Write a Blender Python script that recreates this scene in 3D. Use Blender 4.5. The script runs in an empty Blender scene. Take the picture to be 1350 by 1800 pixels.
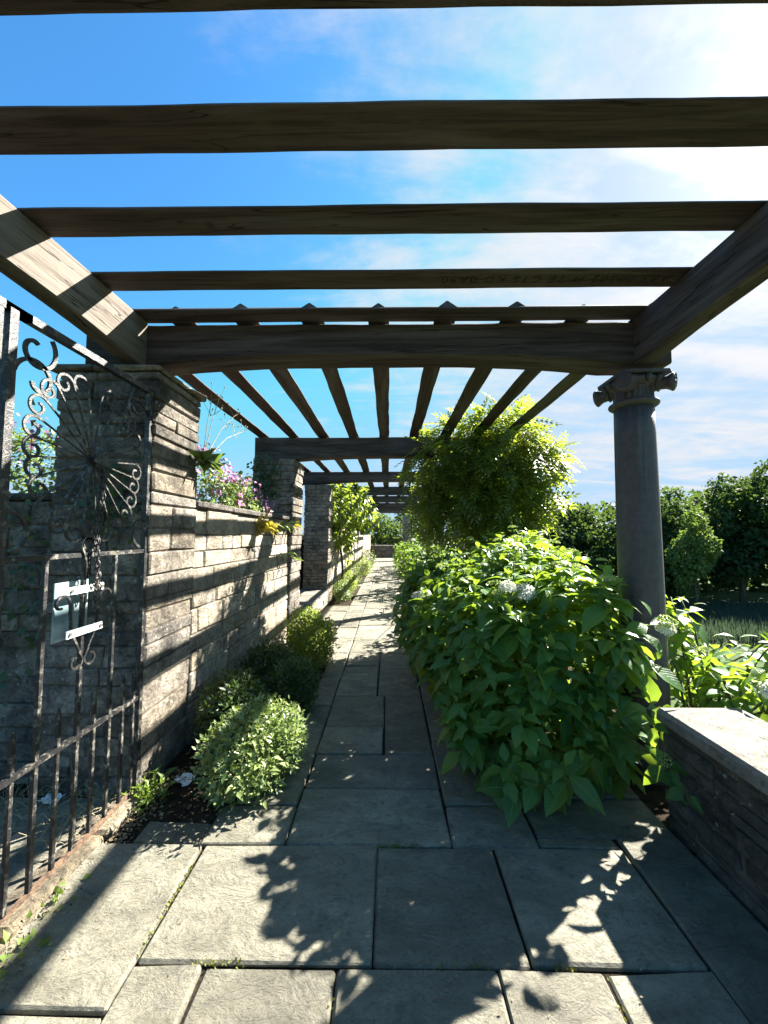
import bpy, math, random
import numpy as np
from mathutils import Vector, Matrix
random.seed(7); rng = np.random.default_rng(11)
sc = bpy.context.scene
C = sc.collection
PI = math.pi
# ------------------------------------------------------------------ camera
EYE = 1.31
cam = bpy.data.cameras.new('camera'); co = bpy.data.objects.new('camera', cam); C.objects.link(co)
cam.sensor_fit = 'HORIZONTAL'; cam.sensor_width = 36; cam.lens = 36*670/1350
cam.clip_start = .03; cam.clip_end = 2000
co.location = (0, 0, EYE)
co.rotation_euler = (math.radians(90)+math.atan(40/670), 0, math.atan(8/670))
sc.camera = co
# ------------------------------------------------------------------ light
SUN = Vector((1.01, .785, 1.0)).normalized()
SUN_EL = math.asin(SUN.z); SUN_AZ = math.atan2(SUN.x, SUN.y)
sl = bpy.data.lights.new('sun', 'SUN'); sl.energy = 5.0; sl.angle = math.radians(.55); sl.color = (1, .955, .86)
so = bpy.data.objects.new('sun', sl); C.objects.link(so); so.location = (30, 25, 30)
so.rotation_euler = SUN.to_track_quat('Z', 'Y').to_euler()
SKY_STRENGTH = .05
sc.view_settings.view_transform = 'Standard'; sc.view_settings.look = 'None'
sc.view_settings.exposure = 2.6; sc.view_settings.gamma = 1; sc.view_settings.use_curve_mapping = False
sc.render.engine = 'CYCLES'
sc.cycles.max_bounces = 6; sc.cycles.diffuse_bounces = 3; sc.cycles.transmission_bounces = 4
sc.cycles.transparent_max_bounces = 4; sc.cycles.sample_clamp_indirect = 4

w = bpy.data.worlds.new('World'); sc.world = w; w.use_nodes = True
nt = w.node_tree; nt.nodes.clear()
def N(nt, t, **k):
    n = nt.nodes.new(t)
    for a, b in k.items():
        if a in n.inputs: n.inputs[a].default_value = b
        else: setattr(n, a, b)
    return n
def L(nt, a, b): nt.links.new(a, b)
def math_(nt, op, a, b=None, c=None, clamp=False):
    n = nt.nodes.new('ShaderNodeMath'); n.operation = op; n.use_clamp = clamp
    for i, v in enumerate((a, b, c)):
        if v is None: continue
        if isinstance(v, (int, float)): n.inputs[i].default_value = v
        else: nt.links.new(v, n.inputs[i])
    return n.outputs[0]
def mixc(nt, f, a, b, mode='MIX'):
    n = nt.nodes.new('ShaderNodeMix'); n.data_type = 'RGBA'; n.blend_type = mode
    for i, v in ((0, f), (6, a), (7, b)):
        if isinstance(v, (int, float)): n.inputs[i].default_value = v
        elif isinstance(v, tuple): n.inputs[i].default_value = (*v, 1) if len(v) == 3 else v
        else: nt.links.new(v, n.inputs[i])
    return n.outputs[2]
def ramp(nt, f, a, b, lo=0., hi=1.):
    n = nt.nodes.new('ShaderNodeMapRange'); n.clamp = True; n.interpolation_type = 'SMOOTHSTEP'
    n.inputs[1].default_value = a; n.inputs[2].default_value = b
    n.inputs[3].default_value = lo; n.inputs[4].default_value = hi
    nt.links.new(f, n.inputs[0]); return n.outputs[0]
sky = N(nt, 'ShaderNodeTexSky', sky_type='NISHITA', sun_disc=False)
sky.sun_elevation = SUN_EL; sky.sun_rotation = SUN_AZ
sky.air_density = 1.0; sky.dust_density = .6; sky.ozone_density = 2.5
tc = N(nt, 'ShaderNodeTexCoord')
sep = N(nt, 'ShaderNodeSeparateXYZ'); L(nt, tc.outputs['Generated'], sep.inputs[0])
zc = math_(nt, 'MAXIMUM', sep.outputs[2], .06)
zc = math_(nt, 'ADD', zc, .12)
u = math_(nt, 'DIVIDE', sep.outputs[0], zc); v = math_(nt, 'DIVIDE', sep.outputs[1], zc)
cmb = N(nt, 'ShaderNodeCombineXYZ'); L(nt, u, cmb.inputs[0]); L(nt, v, cmb.inputs[1])
mp = N(nt, 'ShaderNodeMapping'); L(nt, cmb.outputs[0], mp.inputs[0])
mp.inputs['Rotation'].default_value = (0, 0, math.radians(28)); mp.inputs['Scale'].default_value = (.55, 1.9, 1)
n1 = N(nt, 'ShaderNodeTexNoise', Scale=1.3, Detail=9., Roughness=.62, Distortion=.5); L(nt, mp.outputs[0], n1.inputs['Vector'])
n2 = N(nt, 'ShaderNodeTexNoise', Scale=3.5, Detail=8., Roughness=.65); L(nt, cmb.outputs[0], n2.inputs['Vector'])
cl = math_(nt, 'ADD', math_(nt, 'MULTIPLY', n1.outputs[0], .7), math_(nt, 'MULTIPLY', n2.outputs[0], .3))
dt = N(nt, 'ShaderNodeVectorMath', operation='DOT_PRODUCT'); L(nt, tc.outputs['Generated'], dt.inputs[0]); dt.inputs[1].default_value = SUN
d0 = math_(nt, 'MAXIMUM', dt.outputs['Value'], 0.)
near = ramp(nt, d0, .3, .97)                       # thin high cloud thickens towards the sun's side
thr = math_(nt, 'MULTIPLY_ADD', near, .19, cl)
mask = ramp(nt, thr, .55, .82)
glow = math_(nt, 'POWER', d0, 18.)
halo = math_(nt, 'POWER', d0, 60.)
cb = math_(nt, 'ADD', math_(nt, 'MULTIPLY_ADD', glow, .7, 2.9), math_(nt, 'MULTIPLY', halo, 2.5))
cc = N(nt, 'ShaderNodeCombineXYZ'); L(nt, cb, cc.inputs[0]); L(nt, cb, cc.inputs[1]); L(nt, math_(nt, 'MULTIPLY', cb, 1.04), cc.inputs[2])
hs = N(nt, 'ShaderNodeHueSaturation', Saturation=1.12, Value=1.0); L(nt, sky.outputs[0], hs.inputs['Color'])
mk_ = math_(nt, 'MAXIMUM', mask, math_(nt, 'MULTIPLY', glow, .6), clamp=True)
skb = mixc(nt, 1., hs.outputs[0], (.50, .97, 1.12), 'MULTIPLY')
skb = mixc(nt, 1., skb, (1.65, 2.45, 3.3), 'DARKEN')
skc = mixc(nt, mk_, skb, cc.outputs[0])
bg = N(nt, 'ShaderNodeBackground', Strength=SKY_STRENGTH); L(nt, skc, bg.inputs[0])
wo = N(nt, 'ShaderNodeOutputWorld'); L(nt, bg.outputs[0], wo.inputs[0])

# ------------------------------------------------------------------ object helpers
WL = {}
def tag(o, label=None, cat=None, group=None, kind=None):
    for k, v_ in (('label', label), ('category', cat), ('group', group), ('kind', kind)):
        if v_: o[k] = v_
    return o
def empty(name, loc, label, cat, group=None):
    o = bpy.data.objects.new(name, None); C.objects.link(o); o.location = loc; o.empty_display_size = .1
    WL[o] = Vector(loc); return tag(o, label, cat, group)
def mk(name, V, F, mat, parent=None, smooth=False, uv=None, tint=None, center=True, smooth_angle=None):
    """one mesh object from world-space vertices; its origin goes to its middle"""
    V = np.asarray(V, dtype=np.float64).reshape(-1, 3)
    c = Vector(V.mean(0)) if center else Vector((0, 0, 0))
    me = bpy.data.meshes.new(name)
    Vl = V - np.array(c)
    if isinstance(F, np.ndarray):
        n = F.shape[1]
        me.vertices.add(len(Vl)); me.vertices.foreach_set('co', Vl.ravel())
        me.loops.add(F.size); me.loops.foreach_set('vertex_index', F.ravel().astype(np.int32))
        me.polygons.add(len(F)); me.polygons.foreach_set('loop_start', np.arange(0, F.size, n, dtype=np.int32))
        me.update(calc_edges=True)
        li = F.ravel()
    else:
        me.from_pydata(Vl.tolist(), [], F)
        li = np.empty(len(me.loops), dtype=np.int32); me.loops.foreach_get('vertex_index', li)
    if uv is not None:
        ul = me.uv_layers.new(name='UVMap'); ul.data.foreach_set('uv', np.asarray(uv, dtype=np.float32)[li].ravel())
    if tint is not None:
        at = me.attributes.new('tint', 'FLOAT', 'POINT'); at.data.foreach_set('value', np.asarray(tint, dtype=np.float32))
    if smooth: me.polygons.foreach_set('use_smooth', np.ones(len(me.polygons), dtype=bool))
    me.materials.append(mat)
    o = bpy.data.objects.new(name, me); C.objects.link(o)
    WL[o] = c
    if parent is not None: o.parent = parent; o.location = c - WL[parent]
    else: o.location = c
    return o
def inst(name, me, M, parent):
    o = bpy.data.objects.new(name, me); C.objects.link(o); o.parent = parent
    o.matrix_basis = Matrix.Translation(-WL[parent]) @ M
    WL[o] = M.to_translation(); return o
class MB:
    def __init__(s): s.v = []; s.f = []
    def add(s, V, F):
        b = len(s.v); s.v.extend([tuple(p) for p in V]); s.f.extend([tuple(i+b for i in f) for f in F]); return s
    def box(s, x0, x1, y0, y1, z0, z1):
        return s.add([(x, y, z) for x in (x0, x1) for y in (y0, y1) for z in (z0, z1)],
                     [(0,1,3,2),(4,6,7,5),(0,4,5,1),(2,3,7,6),(0,2,6,4),(1,5,7,3)])
    def tube(s, pts, r, n=6, closed=False, flat=None, up=(0,0,1)):
        V, F = tube(pts, r, n, closed, flat, up); return s.add(V, F)
    def build(s, name, mat, parent=None, **k): return mk(name, s.v, s.f, mat, parent, **k)
def tube(pts, r, n=6, closed=False, flat=None, up=(0, 0, 1)):
    P = np.array([tuple(p) for p in pts], float); m = len(P)
    R = np.full(m, r) if np.isscalar(r) else np.array(r, float)
    if closed: T = np.roll(P, -1, 0) - np.roll(P, 1, 0)
    else:
        T = np.gradient(P, axis=0)
    T /= np.linalg.norm(T, axis=1)[:, None] + 1e-12
    a = np.array(up, float)
    if abs(T[0] @ a) > .95: a = np.array((1., 0, 0)) if abs(T[0][0]) < .9 else np.array((0, 1., 0))
    V = []
    nrm = np.cross(T[0], a); nrm /= np.linalg.norm(nrm)
    for i in range(m):
        nrm = nrm - T[i]*(nrm@T[i]); nrm /= np.linalg.norm(nrm)+1e-12
        b = np.cross(T[i], nrm)
        for k in range(n):
            t = 2*PI*(k+.5)/n
            fa, fb = (1, 1) if flat is None else flat
            V.append(P[i]+R[i]*(nrm*math.cos(t)*fa+b*math.sin(t)*fb))
    F = []
    for i in range(m if closed else m-1):
        j = (i+1) % m
        for k in range(n): F.append((i*n+k, i*n+(k+1)%n, j*n+(k+1)%n, j*n+k))
    if not closed: F.append(tuple(range(n))[::-1]); F.append(tuple((m-1)*n+k for k in range(n)))
    return V, F
def lathe(prof, cx, cy, n=28, flute=0, fdepth=.08):
    V = []; F = []
    for (r, z) in prof:
        for k in range(n):
            a = 2*PI*k/n; rr = r*(1-(fdepth if flute and k % 2 else 0))
            V.append((cx+rr*math.cos(a), cy+rr*math.sin(a), z))
    for i in range(len(prof)-1):
        for k in range(n): F.append((i*n+k, i*n+(k+1)%n, (i+1)*n+(k+1)%n, (i+1)*n+k))
    F.append(tuple(range(n))[::-1]); F.append(tuple((len(prof)-1)*n+k for k in range(n)))
    return V, F
BOXI = {}
def stone_geo(lo, hi, bev=.006, jit=.004, fn=None):
    """bevelled, slightly irregular block: 24 verts, 44 triangles"""
    lo = np.array(lo, float); hi = np.array(hi, float)
    V = []; ix = {}
    for c in [(a, b, d) for a in (0, 1) for b in (0, 1) for d in (0, 1)]:
        base = np.array([hi[i] if c[i] else lo[i] for i in range(3)]) + rng.uniform(-jit, jit, 3)
        ins = np.array([-1 if c[i] else 1 for i in range(3)])*bev*rng.uniform(.6, 1.9)
        for ax in range(3):
            p = base + ins; p[ax] = base[ax]; ix[(c, ax)] = len(V); V.append(p)
    if not BOXI:
        F = []
        for ax in range(3):
            o1, o2 = [i for i in range(3) if i != ax]
            for s in (0, 1):
                q = []
                for (a, b) in ((0,0),(1,0),(1,1),(0,1)):
                    c = [0]*3; c[ax] = s; c[o1] = a; c[o2] = b; q.append(ix[(tuple(c), ax)])
                if (s == 1) == (ax == 1): q = q[::-1]
                F.append(tuple(q))
        for ax in range(3):
            o1, o2 = [i for i in range(3) if i != ax]
            for a in (0, 1):
                for b in (0, 1):
                    c0 = [0]*3; c0[o1] = a; c0[o2] = b; c1 = list(c0); c1[ax] = 1
                    F.append((ix[(tuple(c0), o1)], ix[(tuple(c1), o1)], ix[(tuple(c1), o2)], ix[(tuple(c0), o2)]))
        for c in [(a, b, d) for a in (0, 1) for b in (0, 1) for d in (0, 1)]:
            F.append(tuple(ix[(c, ax)] for ax in range(3)))
        BOXI['F'] = F
    V = np.array(V)
    if fn is not None: V = fn(V)
    return V, BOXI['F']
def fixn(o):
    import bmesh
    bm = bmesh.new(); bm.from_mesh(o.data); bmesh.ops.recalc_face_normals(bm, faces=bm.faces); bm.to_mesh(o.data); bm.free(); return o

# ------------------------------------------------------------------ materials
def newmat(name):
    m = bpy.data.materials.new(name); m.use_nodes = True; nt = m.node_tree; nt.nodes.clear()
    out = N(nt, 'ShaderNodeOutputMaterial'); b = N(nt, 'ShaderNodeBsdfPrincipled'); L(nt, b.outputs[0], out.inputs[0])
    return m, nt, b, out
def vec(nt, scale=(1, 1, 1), world=False, rnd=True):
    if world:
        g = N(nt, 'ShaderNodeNewGeometry').outputs['Position']
    else:
        g = N(nt, 'ShaderNodeTexCoord').outputs['Object']
    mpn = N(nt, 'ShaderNodeMapping'); mpn.inputs['Scale'].default_value = scale; L(nt, g, mpn.inputs[0])
    if rnd and not world:
        oi = N(nt, 'ShaderNodeObjectInfo'); r = math_(nt, 'MULTIPLY', oi.outputs['Random'], 37.)
        L(nt, r, mpn.inputs['Location'])
    return mpn.outputs[0]
def noise(nt, v, s, d=6., r=.6, dist=0.):
    n = N(nt, 'ShaderNodeTexNoise', Scale=float(s), Detail=float(d), Roughness=r, Distortion=dist); L(nt, v, n.inputs['Vector']); return n.outputs[0]
def bump(nt, h, b, strength, dist, prev=None):
    n = N(nt, 'ShaderNodeBump', Strength=strength, Distance=dist); L(nt, h, n.inputs['Height'])
    if prev is not None: L(nt, prev, n.inputs['Normal'])
    L(nt, n.outputs[0], b.inputs['Normal']); return n.outputs[0]
def m_stone(name, c1, c2, stain=(.028, .027, .026), stain_lo=.56, speck=.5, bstr=.9, bdist=.012, rough=.9, streak=False, vary=.5, seam=(1,1,1.7)):
    m, nt, b, out = newmat(name)
    v = vec(nt, (1, 1, 1)); oi = N(nt, 'ShaderNodeObjectInfo')
    wv = vec(nt, (1, 1, 1), world=True)
    a = noise(nt, v, 9, 8, .7)
    col = mixc(nt, ramp(nt, a, .3, .7), c1, c2)
    hv = N(nt, 'ShaderNodeHueSaturation'); L(nt, col, hv.inputs['Color'])
    L(nt, math_(nt, 'MULTIPLY_ADD', oi.outputs['Random'], vary, 1-vary/2), hv.inputs['Value'])
    L(nt, math_(nt, 'MULTIPLY_ADD', math_(nt, 'FRACT', math_(nt, 'MULTIPLY', oi.outputs['Random'], 7.3)), .5, .75), hv.inputs['Saturation'])
    st = noise(nt, wv, 3.1, 9, .72, .4)
    col = mixc(nt, ramp(nt, st, stain_lo-.1, stain_lo+.14, 0, .85), hv.outputs[0], stain)
    fine = noise(nt, wv, 60, 5, .7)
    col = mixc(nt, ramp(nt, fine, .52, .7, 0, .55), col, stain)
    if speck:
        sp = N(nt, 'ShaderNodeTexVoronoi', Scale=30.); va = N(nt, 'ShaderNodeVectorMath', operation='ADD'); nn_ = N(nt, 'ShaderNodeTexNoise', Scale=48., Detail=3.); L(nt, wv, nn_.inputs['Vector'])
        vs_ = N(nt, 'ShaderNodeVectorMath', operation='SCALE'); vs_.inputs['Scale'].default_value = .022; L(nt, nn_.outputs['Color'], vs_.inputs[0]); L(nt, wv, va.inputs[0]); L(nt, vs_.outputs[0], va.inputs[1]); L(nt, va.outputs[0], sp.inputs['Vector'])
        pm = math_(nt, 'MULTIPLY', ramp(nt, sp.outputs['Distance'], .27, .17), ramp(nt, noise(nt, wv, 5, 3, .6), .53, .6))
        col = mixc(nt, math_(nt, 'MULTIPLY', pm, speck), col, (.62, .62, .56))
        gm = ramp(nt, noise(nt, wv, 2.3, 6, .7), .62, .72, 0, .35)
        col = mixc(nt, gm, col, (.10, .12, .035))
    L(nt, col, b.inputs['Base Color']); b.inputs['Roughness'].default_value = rough
    b.inputs['Specular IOR Level'].default_value = .25
    sv = vec(nt, seam)
    h1 = math_(nt, 'ADD', noise(nt, sv, 11, 9, .75, .5), math_(nt, 'MULTIPLY', ramp(nt, noise(nt, wv, 19, 6, .7, .8), .5, .56), .22))
    n_ = bump(nt, h1, b, bstr, bdist)
    mus = noise(nt, wv, 75, 6, .7)
    bump(nt, mus, b, .5, .004, n_)
    return m
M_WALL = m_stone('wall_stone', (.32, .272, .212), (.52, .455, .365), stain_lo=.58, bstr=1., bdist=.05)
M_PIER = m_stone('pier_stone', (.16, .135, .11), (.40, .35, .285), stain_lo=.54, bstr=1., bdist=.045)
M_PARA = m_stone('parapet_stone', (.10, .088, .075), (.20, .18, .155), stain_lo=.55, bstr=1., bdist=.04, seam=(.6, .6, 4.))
M_COPE = m_stone('coping_stone', (.15, .135, .11), (.26, .24, .20), stain_lo=.63, bstr=.9, bdist=.012, speck=.7)
M_SILL = m_stone('sill_stone', (.18, .15, .11), (.34, .29, .21), stain_lo=.5, speck=0, bdist=.04)
M_MORT = m_stone('mortar', (.11, .088, .066), (.20, .165, .13), stain_lo=.5, speck=0, bdist=.01)
def m_slab():
    m, nt, b, out = newmat('riven_paving'); oi = N(nt, 'ShaderNodeObjectInfo')
    wv = vec(nt, world=True)
    wr = N(nt, 'ShaderNodeMapping'); wr.inputs['Scale'].default_value = (.75, 1.25, 1)
    g = N(nt, 'ShaderNodeTexCoord').outputs['Object']; L(nt, g, wr.inputs[0]); L(nt, math_(nt, 'MULTIPLY', oi.outputs['Random'], 31.), wr.inputs['Location'])
    L(nt, math_(nt, 'MULTIPLY', oi.outputs['Random'], 9.), wr.inputs['Rotation'])
    ov = wr.outputs[0]
    a = noise(nt, ov, 4, 9, .7, .5)
    col = mixc(nt, ramp(nt, a, .3, .72), (.172, .160, .120), (.32, .298, .225))
    hv = N(nt, 'ShaderNodeHueSaturation'); L(nt, col, hv.inputs['Color']); L(nt, math_(nt, 'MULTIPLY_ADD', oi.outputs['Random'], .45, .78), hv.inputs['Value'])
    col = mixc(nt, ramp(nt, noise(nt, wv, 1.4, 8, .7), .48, .72, 0, .5), hv.outputs[0], (.10, .105, .075))
    col = mixc(nt, ramp(nt, noise(nt, wv, 7, 8, .75, .4), .54, .66, 0, .45), col, (.085, .08, .07))
    col = mixc(nt, ramp(nt, noise(nt, wv, 11, 6, .7), .66, .72, 0, .4), col, (.42, .42, .36))
    col = mixc(nt, ramp(nt, noise(nt, wv, 34, 7, .75), .5, .68, 0, .6), col, (.12, .12, .105))
    L(nt, col, b.inputs['Base Color']); b.inputs['Roughness'].default_value = .68; b.inputs['Specular IOR Level'].default_value = .35
    # riven layers: terraces of a distorted noise
    t = noise(nt, ov, 8, 9, .68, .9)
    st = math_(nt, 'ADD', math_(nt, 'SNAP', t, .08), math_(nt, 'MULTIPLY', t, .9))
    n_ = bump(nt, st, b, 1., .06)
    pit = ramp(nt, noise(nt, ov, 30, 6, .75, 1.5), .56, .62)
    n_ = bump(nt, math_(nt, 'SUBTRACT', noise(nt, ov, 45, 7, .75, .6), pit), b, .8, .010, n_)
    bump(nt, noise(nt, wv, 110, 4, .7), b, .45, .003, n_)
    return m
M_SLAB = m_slab()
def m_wood(name, ax, c1=(.032, .024, .022), c2=(.080, .060, .051), silver=(.115, .103, .098)):
    m, nt, b, out = newmat(name); oi = N(nt, 'ShaderNodeObjectInfo')
    s = [28., 28., 28.]; s[ax] = 1.3
    v = vec(nt, tuple(s))
    s2 = [6., 6., 6.]; s2[ax] = .5
    g1 = noise(nt, v, 1.6, 8, .68, .8); g2 = noise(nt, vec(nt, tuple(s2)), 1.4, 6, .6, 1.2)
    col = mixc(nt, ramp(nt, g1, .32, .68), c1, c2)
    col = mixc(nt, ramp(nt, g2, .42, .68, 0, .75), col, silver)
    gn = noise(nt, vec(nt, (1, 1, 1)), 3.3, 6, .7)
    col = mixc(nt, ramp(nt, gn, .55, .72, 0, .6), col, (.075, .06, .04))
    s3 = [9., 9., 9.]; s3[ax] = .45
    ck = N(nt, 'ShaderNodeTexNoise', Scale=1.5, Detail=3., Roughness=.5, Distortion=.6); L(nt, vec(nt, tuple(s3)), ck.inputs['Vector'])
    cr = math_(nt, 'ABSOLUTE', math_(nt, 'SUBTRACT', ck.outputs[0], .5))
    crm = ramp(nt, cr, .007, .0015)
    crm = math_(nt, 'MULTIPLY', crm, ramp(nt, noise(nt, vec(nt, (1, 1, 1)), 1.7, 3, .5), .42, .5))
    col = mixc(nt, math_(nt, 'MULTIPLY', crm, .9), col, (.015, .012, .01))
    kn = N(nt, 'ShaderNodeTexVoronoi', Scale=2.1); L(nt, vec(nt, (1, 1, 1)), kn.inputs['Vector'])
    km = ramp(nt, kn.outputs['Distance'], .075, .03)
    col = mixc(nt, math_(nt, 'MULTIPLY', km, .8), col, (.04, .025, .018))
    hv = N(nt, 'ShaderNodeHueSaturation'); L(nt, col, hv.inputs['Color']); L(nt, math_(nt, 'MULTIPLY_ADD', oi.outputs['Random'], .4, .8), hv.inputs['Value'])
    L(nt, hv.outputs[0], b.inputs['Base Color']); b.inputs['Roughness'].default_value = .85; b.inputs['Specular IOR Level'].default_value = .2
    h = math_(nt, 'SUBTRACT', g1, math_(nt, 'MULTIPLY', crm, .9))
    bump(nt, h, b, .8, .006)
    return m
M_WX = m_wood('weathered_oak_across', 0); M_WY = m_wood('weathered_oak_along', 1)
M_WYL = m_wood('sunlit_oak', 1, (.075, .06, .048), (.145, .12, .098), (.185, .163, .138))  # paler copy of the lengthwise oak, sunlight on the gate-side beam put into its colours
def m_simple(name, c1, c2, rough=.8, sc_=20, bstr=.4, bdist=.003, spec=.3, metal=0., lo=.35, hi=.65):
    m, nt, b, out = newmat(name); v = vec(nt, world=True)
    L(nt, mixc(nt, ramp(nt, noise(nt, v, sc_, 7, .7), lo, hi), c1, c2), b.inputs['Base Color'])
    b.inputs['Roughness'].default_value = rough; b.inputs['Specular IOR Level'].default_value = spec; b.inputs['Metallic'].default_value = metal
    bump(nt, noise(nt, v, sc_*3, 5, .7), b, bstr, bdist); return m
M_COL = m_simple('terracotta_column', (.044, .037, .040), (.072, .061, .065), .55, 26, .6, .003, .45, lo=.3, hi=.7)
_nt = M_COL.node_tree; _b = [n for n in _nt.nodes if n.type == 'BSDF_PRINCIPLED'][0]; _c = _b.inputs['Base Color'].links[0].from_socket
_c = mixc(_nt, ramp(_nt, noise(_nt, vec(_nt, (26, 26, 1.1), world=True), 1., 6, .7), .52, .72, 0, .6), _c, (.13, .115, .11))
_c = mixc(_nt, ramp(_nt, noise(_nt, vec(_nt, (9, 9, 3), world=True), 1., 8, .75), .56, .7, 0, .7), _c, (.02, .018, .02))
L(_nt, _c, _b.inputs['Base Color'])
M_IRON = m_simple('painted_iron', (.010, .010, .011), (.19, .175, .145), .42, 34, .9, .004, .55, 0., .49, .68)
M_RUST = m_simple('rusty_iron', (.05, .032, .022), (.17, .11, .07), .85, 60, .8, .003)
M_SOIL = m_simple('soil', (.018, .013, .009), (.05, .036, .024), .95, 22, 1., .02, .1)
M_LAWN = m_simple('lawn', (.03, .05, .018), (.055, .085, .028), .95, 3, .8, .04, .1)
M_RIM = m_simple('acrylic_edge', (.6, .62, .6), (.75, .76, .74), .4, 30, .1, .001, .5)
M_PAPER = m_simple('litter_paper', (.7, .7, .7), (.8, .8, .8), .7, 30, .6, .006)
M_BARK = m_simple('bark', (.06, .048, .036), (.14, .12, .095), .9, 12, 1., .02, .1)
M_STEM = m_simple('green_stem', (.07, .08, .03), (.12, .13, .05), .7, 20, .2, .002)
M_STRAW = m_simple('dry_stalk', (.30, .25, .14), (.42, .36, .22), .8, 40, .2, .001)
M_INK = m_simple('stencil_ink', (.025, .022, .018), (.06, .05, .04), .9, 60, .1, .001, .1)
M_BOLT = m_simple('dull_bolt', (.12, .11, .10), (.2, .19, .17), .5, 50, .3, .001, .5, .5)
def m_plate():
    m, nt, b, out = newmat('clear_acrylic_plate')
    v = vec(nt, world=True)
    L(nt, mixc(nt, ramp(nt, noise(nt, v, 7, 4, .5), .4, .6), (.16, .23, .25), (.34, .42, .43)), b.inputs['Base Color'])
    b.inputs['Roughness'].default_value = .12; b.inputs['Specular IOR Level'].default_value = .6
    return m
M_PLATE = m_plate()
def m_leaf(name, dark, light, trans, tf=.38, rough=.42, veins=True, spec=.45, vdark=.72):
    m = bpy.data.materials.new(name); m.use_nodes = True; nt = m.node_tree; nt.nodes.clear()
    out = N(nt, 'ShaderNodeOutputMaterial'); b = N(nt, 'ShaderNodeBsdfPrincipled')
    at = N(nt, 'ShaderNodeAttribute', attribute_name='tint'); t = at.outputs['Fac']
    col = mixc(nt, t, dark, light); tcol = mixc(nt, t, tuple(c*.75 for c in trans), trans)
    if veins:
        uvn = N(nt, 'ShaderNodeUVMap'); s = N(nt, 'ShaderNodeSeparateXYZ'); L(nt, uvn.outputs[0], s.inputs[0])
        ux = math_(nt, 'ABSOLUTE', math_(nt, 'SUBTRACT', s.outputs[0], .5))
        ph = math_(nt, 'MULTIPLY', math_(nt, 'SUBTRACT', s.outputs[1], math_(nt, 'MULTIPLY', ux, .9)), 50.)
        sv = math_(nt, 'SINE', ph)
        vm = ramp(nt, sv, .72, .98)
        mid = ramp(nt, ux, .035, .012)
        vm = math_(nt, 'MAXIMUM', vm, mid)
        col = mixc(nt, math_(nt, 'MULTIPLY', vm, .6), col, tuple(min(1, c*2.2+.01) for c in light))
        tcol = mixc(nt, math_(nt, 'MULTIPLY', vm, .45), tcol, tuple(c*vdark for c in trans))
        bp = N(nt, 'ShaderNodeBump', Strength=.5, Distance=.004); bp.invert = True; L(nt, vm, bp.inputs['Height']); L(nt, bp.outputs[0], b.inputs['Normal'])
    L(nt, col, b.inputs['Base Color']); b.inputs['Roughness'].default_value = rough; b.inputs['Specular IOR Level'].default_value = spec
    tr = N(nt, 'ShaderNodeBsdfTranslucent'); L(nt, tcol, tr.inputs[0])
    mx = N(nt, 'ShaderNodeMixShader'); mx.inputs[0].default_value = tf
    L(nt, b.outputs[0], mx.inputs[1]); L(nt, tr.outputs[0], mx.inputs[2]); L(nt, mx.outputs[0], out.inputs[0])
    return m
M_HYD = m_leaf('hydrangea_leaf', (.028, .092, .020), (.065, .155, .028), (.38, .56, .04), .36, .4)
M_WIS = m_leaf('wisteria_leaf', (.045, .085, .018), (.11, .15, .028), (.42, .52, .04), .42, veins=False)
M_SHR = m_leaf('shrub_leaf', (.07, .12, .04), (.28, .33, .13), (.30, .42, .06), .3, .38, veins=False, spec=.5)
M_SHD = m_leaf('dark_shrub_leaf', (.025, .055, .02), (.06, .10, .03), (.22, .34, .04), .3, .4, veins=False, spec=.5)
M_IVY = m_leaf('climber_leaf', (.045, .09, .02), (.12, .17, .035), (.40, .52, .05), .42, veins=False)
M_TREE = m_leaf('tree_leaf', (.022, .050, .024), (.075, .115, .032), (.13, .21, .03), .28, .65, veins=False, spec=.1)
M_TRL = m_leaf('pale_tree_leaf', (.055, .095, .032), (.11, .16, .05), (.22, .32, .05), .3, .65, veins=False, spec=.1)
M_GRS = m_leaf('grass_blade', (.07, .12, .025), (.13, .19, .04), (.3, .42, .04), .35, .5, veins=False)
M_REED = m_leaf('reed_blade', (.035, .055, .04), (.07, .095, .07), (.08, .12, .06), .3, .6, veins=False)  # shade from the wood is put into these darker, bluer colours
M_MOSS = m_leaf('moss', (.12, .14, .02), (.2, .2, .03), (.3, .3, .03), .2, .8, veins=False)
M_PINK = m_leaf('pink_petal', (.42, .16, .34), (.62, .32, .52), (.6, .25, .45), .3, .5, veins=False)
M_WHT = m_leaf('white_floret', (.66, .68, .56), (.84, .84, .78), (.8, .8, .66), .42, .55, veins=False)
M_BUD = m_leaf('green_floret', (.26, .34, .09), (.50, .58, .22), (.55, .65, .12), .4, .6, veins=False)
M_FERN = m_leaf('yellow_lit_fern', (.14, .17, .03), (.38, .28, .04), (.5, .42, .04), .4, .5, veins=False)  # warm sunlight on the fronds is put into the yellow leaf colours

# ------------------------------------------------------------------ leaf templates & scatter
def leaf_h(fold=.18, droop=.30, wid=.60):
    """ovate pointed leaf along +Y, length 1, folded along the midrib"""
    st = [(.14, .24), (.40, .5), (.64, .41), (.85, .2)]
    V = [(0, 0, 0)]; uv = [(.5, 0)]
    for t, w_ in st:
        zz = -droop*t*t
        for s in (-1, 0, 1):
            V.append((s*w_*wid, t, zz+abs(s)*fold*w_)); uv.append((.5+s*w_, t))
    V.append((0, 1, -droop*1.05)); uv.append((.5, 1))
    F = [(0, 2, 1), (0, 3, 2)]
    for i in range(3):
        a = 1+3*i; F += [(a, a+1, a+4, a+3), (a+1, a+2, a+5, a+4)]
    F += [(10, 11, 13), (11, 12, 13)]
    T = []
    for f in F: T += [f] if len(f) == 3 else [(f[0], f[1], f[2]), (f[0], f[2], f[3])]
    return np.array(V), np.array(T), np.array(uv)
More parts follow.
